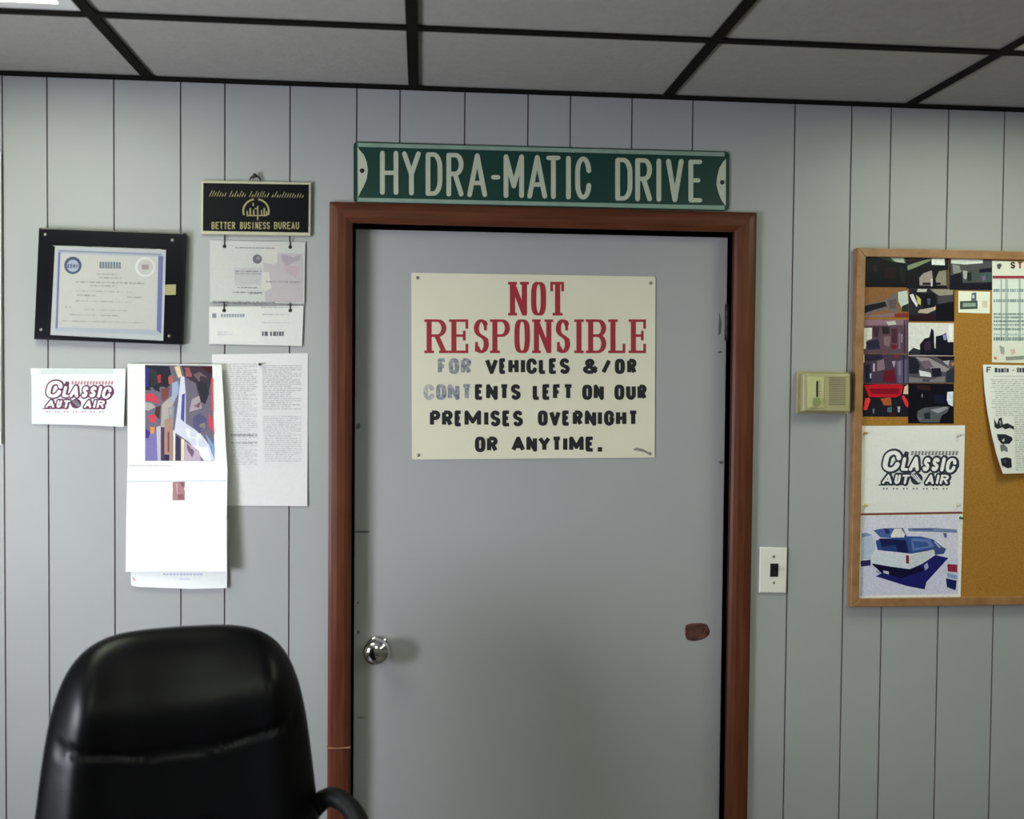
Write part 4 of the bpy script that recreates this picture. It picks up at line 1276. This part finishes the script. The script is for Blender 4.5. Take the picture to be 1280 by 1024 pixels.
# ---- logo sheet and truck photograph
fn = crop(1070, 525, 8.193)
ls = fn((58, 62), (1115, 55), (1095, 945), (50, 965))
lay = logo(fn, (38, 44, 58), (222, 224, 214), (120, 124, 120), (200, 204, 200), 1.05)
lay.append(((120, 60, 66), fn((52, 955), (1085, 938), (1085, 952), (52, 972))))
sheet('logo_sheet', ls, YC - 0.0003, lay, (212, 216, 204), 'white sheet with a large black outlined logo, lower left of the cork board', 'sheet', base=(212, 216, 204), t=0.0006)
fb = crop(1065, 635, 8.193)
tq = fb((88, 78), (1135, 62), (1110, 922), (60, 950))
tl = [((206, 210, 218), fb((92, 85), (1082, 70), (1082, 300), (90, 320))), ((196, 200, 214), fb((85, 590), (1085, 480), (1085, 880), (72, 902))), ((205, 206, 216), fb((90, 290), (1085, 240), (1085, 520), (90, 600))),
      ((112, 130, 166), fb((570, 208), (840, 205), (1075, 222), (1075, 255), (800, 245), (580, 240))), ((78, 94, 140), fb((600, 208), (830, 210), (830, 228), (620, 225))), ((176, 190, 206), fb((95, 300), (200, 270), (240, 400), (200, 520), (90, 530))), ((120, 140, 180), fb((95, 260), (150, 255), (200, 275), (95, 310))),
      ((40, 40, 88), fb((85, 542), (190, 530), (190, 590), (90, 602))), ((46, 76, 132), fb((240, 340), (290, 312), (420, 310), (560, 290), (700, 292), (830, 322), (950, 420), (820, 432), (600, 470), (480, 455), (260, 430))),
      ((24, 30, 72), fb((280, 312), (420, 322), (550, 330), (580, 460), (470, 455), (440, 380), (300, 400))), ((38, 62, 120), fb((300, 400), (430, 385), (470, 450), (320, 440))), ((92, 118, 168), fb((600, 310), (800, 320), (840, 400), (620, 440))), ((52, 84, 140), fb((620, 340), (760, 350), (790, 390), (640, 410))),
      ((72, 96, 152), fb((215, 228), (330, 208), (520, 206), (560, 290), (420, 310), (290, 302))), ((38, 46, 92), fb((325, 215), (380, 220), (380, 260), (350, 268))), ((218, 218, 208), fb((395, 280), (430, 215), (500, 210), (542, 270), (530, 302), (400, 302))),
      ((202, 212, 214), fb((195, 480), (215, 445), (560, 480), (575, 620), (400, 595), (200, 560))), ((192, 202, 198), fb((578, 495), (830, 425), (842, 465), (720, 560), (590, 620))), ((122, 20, 50), fb((550, 485), (580, 485), (582, 570), (552, 570))),
      ((60, 76, 122), fb((830, 330), (900, 385), (962, 420), (940, 470), (850, 482), (838, 430))), ((170, 185, 205), fb((835, 345), (850, 345), (905, 400), (895, 412))), ((26, 28, 96), fb((200, 567), (400, 602), (590, 627), (720, 570), (850, 482), (985, 512), (760, 760), (742, 835), (560, 800), (240, 700), (300, 670))),
      ((14, 12, 44), fb((200, 577), (560, 632), (700, 600), (742, 640), (500, 720), (300, 660))), ((152, 162, 182), fb((735, 590), (770, 560), (782, 610), (750, 642))), ((192, 192, 194), fb((318, 640), (375, 652), (375, 682), (320, 665))), ((150, 150, 165), fb((250, 640), (290, 655), (280, 675), (245, 660))),
      ((142, 40, 60), fb((975, 575), (1078, 580), (1074, 660), (980, 650))), ((132, 152, 190), fb((970, 665), (1078, 690), (1070, 730), (975, 710))), ((24, 30, 82), fb((960, 720), (1070, 745), (1060, 845), (970, 810))), ((92, 102, 142), fb((930, 255), (970, 260), (970, 310), (940, 300)))]
sheet('photograph', tq, YC - 0.0001, tl, (218, 222, 212), 'large photograph of a white pickup truck, bottom left of the cork board', 'photograph', base=(222, 225, 214), mat='glossy', t=0.0006)
for (a, b, mt, lb) in ((1081, 541.5, 'pin_orange', 'orange push pin at the upper left corner of the logo sheet'), (1197.5, 544.5, 'pin_clear', 'pale push pin at the upper right corner of the logo sheet'),
                       (1081.5, 631.5, 'pin_yellow', 'yellow push pin at the lower left corner of the logo sheet'), (1197, 631, 'pin_clear', 'pale push pin at the lower right corner of the logo sheet'),
                       (1200.5, 647.5, 'pin_green', 'green push pin at the corner of the truck photograph')):
    pin(a, b, YC - 0.0012, mt, lb, 'push pins', 0.0040)

# ================================================================== OFFICE CHAIR
CH = Vector((-0.382, -0.78, 0))
PHI = math.radians(13)
chair = empty('office_chair', CH, 'black leather high back office chair at the lower left in front of the wall', 'chair', rz=PHI)
RC = Matrix.Translation(CH) @ Matrix.Rotation(PHI, 4, 'Z')


def chair_part(name, bm, mat, parent=chair, smooth=True):
    """bm is in chair coordinates (forward = -y)"""
    bm.transform(RC)
    return link(name, bm, mat, parent, smooth)


def cushion(bm, hw_top, hw_bot, z0, z1, T, Tb, n_top, tilt, y_base, feat, crown=0.0):
    """upright padded back: superellipse outline, pillow front, features pressed into the front"""
    NR, NT = 44, 144
    zc, hh = (z0 + z1) / 2, (z1 - z0) / 2
    front, back = [], []
    for side, store in ((-1, front), (1, back)):
        for i in range(NR + 1):
            r = 1 - (1 - i / NR) ** 1.6
            row = []
            for k in range(NT):
                a = 2 * math.pi * k / NT
                c, s = math.cos(a), math.sin(a)
                e = 2 / n_top
                X = math.copysign(abs(c) ** e, c) * r
                Z = math.copysign(abs(s) ** e, s) * r
                hw = hw_bot + (hw_top - hw_bot) * (Z + 1) / 2
                d = max(0.0, 1 - r ** 5) ** 0.5
                y = side * (T if side < 0 else Tb) * d
                x_, z_ = X * hw, zc + Z * hh + (crown * (1 - X * X) if Z > 0 else 0) * max(Z, 0)
                if side < 0:
                    y += feat(X, (z_ - z0) / (z1 - z0), r)
                row.append((x_, y, z_))
            store.append(row)
    t = bmesh.new()
    ct, stt = math.cos(tilt), math.sin(tilt)

    def place(p):
        x_, y_, z_ = p
        dz = z_ - z0
        return (x_, y_base + y_ * ct + dz * stt, z0 + dz * ct - y_ * stt)
    fr = [[t.verts.new(place(p)) for p in row] for row in front[1:]]
    fc = t.verts.new(place(front[0][0]))
    bk = [[t.verts.new(place(p)) for p in row] for row in back[1:-1]] + [fr[-1]]
    bc = t.verts.new(place(back[0][0]))
    for rows, c in ((fr, fc), (bk, bc)):
        for k in range(NT):
            t.faces.new((c, rows[0][k], rows[0][(k + 1) % NT]))
        for A, B in zip(rows, rows[1:]):
            for k in range(NT):
                t.faces.new((A[k], A[(k + 1) % NT], B[(k + 1) % NT], B[k]))
    bmesh.ops.recalc_face_normals(t, faces=t.faces)
    merge(bm, t)


def back_feat(X, v, r):
    """seams and rolls on the front of the backrest; positive presses in"""
    y = 0.0
    seam = 0.690 + 0.062 * abs(X) ** 2.0 + 0.012 * X
    y += 0.009 * math.exp(-((v - seam) / 0.008) ** 2) * (1 - r ** 8)
    y += -0.016 * math.exp(-((v - seam - 0.11) / 0.09) ** 2) * (1 - r ** 4)
    seam2 = 0.47 + 0.03 * abs(X) ** 2
    y += 0.010 * math.exp(-((v - seam2) / 0.009) ** 2) * (1 - r ** 8)
    y += -0.018 * math.exp(-((abs(X) - 0.74) / 0.16) ** 2) * (1 - r ** 6)
    y += 0.010 * math.exp(-((X) / 0.4) ** 2)
    return y


bm = bmesh.new()
cushion(bm, 0.217, 0.287, 0.50, 1.174, 0.060, 0.045, 4.6, math.radians(9), 0.215, back_feat, crown=0.012)
chair_part('backrest', bm, 'leather')
bm = bmesh.new()                                         # seat: rounded slab with a waterfall front
t = bmesh.new()
bmesh.ops.create_cube(t, size=1)
bmesh.ops.subdivide_edges(t, edges=t.edges[:], cuts=9, use_grid_fill=True)
for v in t.verts:
    x_, y_, z_ = v.co * 2
    e = (abs(x_) ** 6 + abs(y_) ** 6 + abs(z_) ** 6) ** (1 / 6)
    mfac = max(abs(x_), abs(y_), abs(z_)) / max(e, 1e-6)
    x_, y_, z_ = x_ * mfac, y_ * mfac, z_ * mfac
    drop = 0.04 * max(0, -y_ - 0.55) ** 2 * 4
    v.co = Vector((x_ * 0.265, y_ * 0.255 - 0.03, 0.465 + z_ * 0.055 - drop + 0.010 * math.cos(x_ * 1.4) * (z_ > 0)))
merge(bm, t)
chair_part('seat', bm, 'leather')
for s in (-1, 1):                                        # loop armrests with a padded top
    bm = bmesh.new()
    pts = [(s * 0.235, 0.275, 0.80), (s * 0.275, 0.255, 0.84), (s * 0.315, 0.19, 0.825), (s * 0.335, 0.08, 0.755), (s * 0.338, -0.08, 0.715), (s * 0.335, -0.20, 0.695), (s * 0.33, -0.225, 0.640), (s * 0.32, -0.19, 0.55), (s * 0.30, -0.11, 0.47), (s * 0.255, -0.09, 0.435)]
    sm = []
    for i in range(len(pts) - 1):
        for k in range(4):
            u = k / 4
            p0, p1, p2, p3 = (Vector(pts[max(i - 1, 0)]), Vector(pts[i]), Vector(pts[i + 1]), Vector(pts[min(i + 2, len(pts) - 1)]))
            sm.append(0.5 * ((2 * p1) + (p2 - p0) * u + (2 * p0 - 5 * p1 + 4 * p2 - p3) * u * u + (3 * p1 - p0 - 3 * p2 + p3) * u ** 3))
    sm.append(Vector(pts[-1]))
    tube(bm, sm, 0.019, 12)
    arm = chair_part('armrest', bm, 'plastic')
    bm = bmesh.new()
    tube(bm, [(s * 0.330, 0.135, 0.800), (s * 0.334, 0.11, 0.790), (s * 0.338, -0.01, 0.742), (s * 0.338, -0.16, 0.720), (s * 0.336, -0.20, 0.708)], [0.012, 0.027, 0.030, 0.027, 0.012], 14)
    pad = chair_part('arm_pad', bm, 'leather', arm)
bm = bmesh.new()
lathe(bm, (0, 0, 0.09), (0, 0, 1), [(0, 0), (0.028, 0), (0.028, 0.16), (0.02, 0.165), (0.02, 0.30), (0.09, 0.305), (0.09, 0.325), (0, 0.325)], 24)
box(bm, -0.035, 0.035, 0.0, 0.235, 0.385, 0.405)
tube(bm, [(0, 0.22, 0.395), (0, 0.265, 0.41), (0, 0.285, 0.48), (0, 0.300, 0.66)], 0.022, 10)
chair_part('column', bm, 'plastic')
bm = bmesh.new()
lathe(bm, (0, 0, 0.075), (0, 0, 1), [(0, 0), (0.045, 0), (0.045, 0.05), (0, 0.05)], 20)
for k in range(5):
    a = math.radians(72 * k + 20)
    tube(bm, [(0.03 * math.cos(a), 0.03 * math.sin(a), 0.10), (0.17 * math.cos(a), 0.17 * math.sin(a), 0.095), (0.30 * math.cos(a), 0.30 * math.sin(a), 0.075)], [0.024, 0.020, 0.015], 10)
base = chair_part('star_base', bm, 'plastic')
for k in range(5):
    a = math.radians(72 * k + 20)
    bm = bmesh.new()
    c, d = Vector((0.30 * math.cos(a), 0.30 * math.sin(a), 0)), Vector((-math.sin(a), math.cos(a), 0))
    for s in (-1, 1):
        lathe(bm, c + d * (0.008 if s > 0 else -0.026) + Vector((0, 0, 0.0275)), d, [(0, 0), (0.0265, 0), (0.0275, 0.003), (0.0275, 0.015), (0.0265, 0.018), (0, 0.018)], 18)
    tube(bm, [c + Vector((0, 0, 0.028)), c + Vector((0, 0, 0.075))], 0.008, 8)
    chair_part('caster', bm, 'plastic', base)
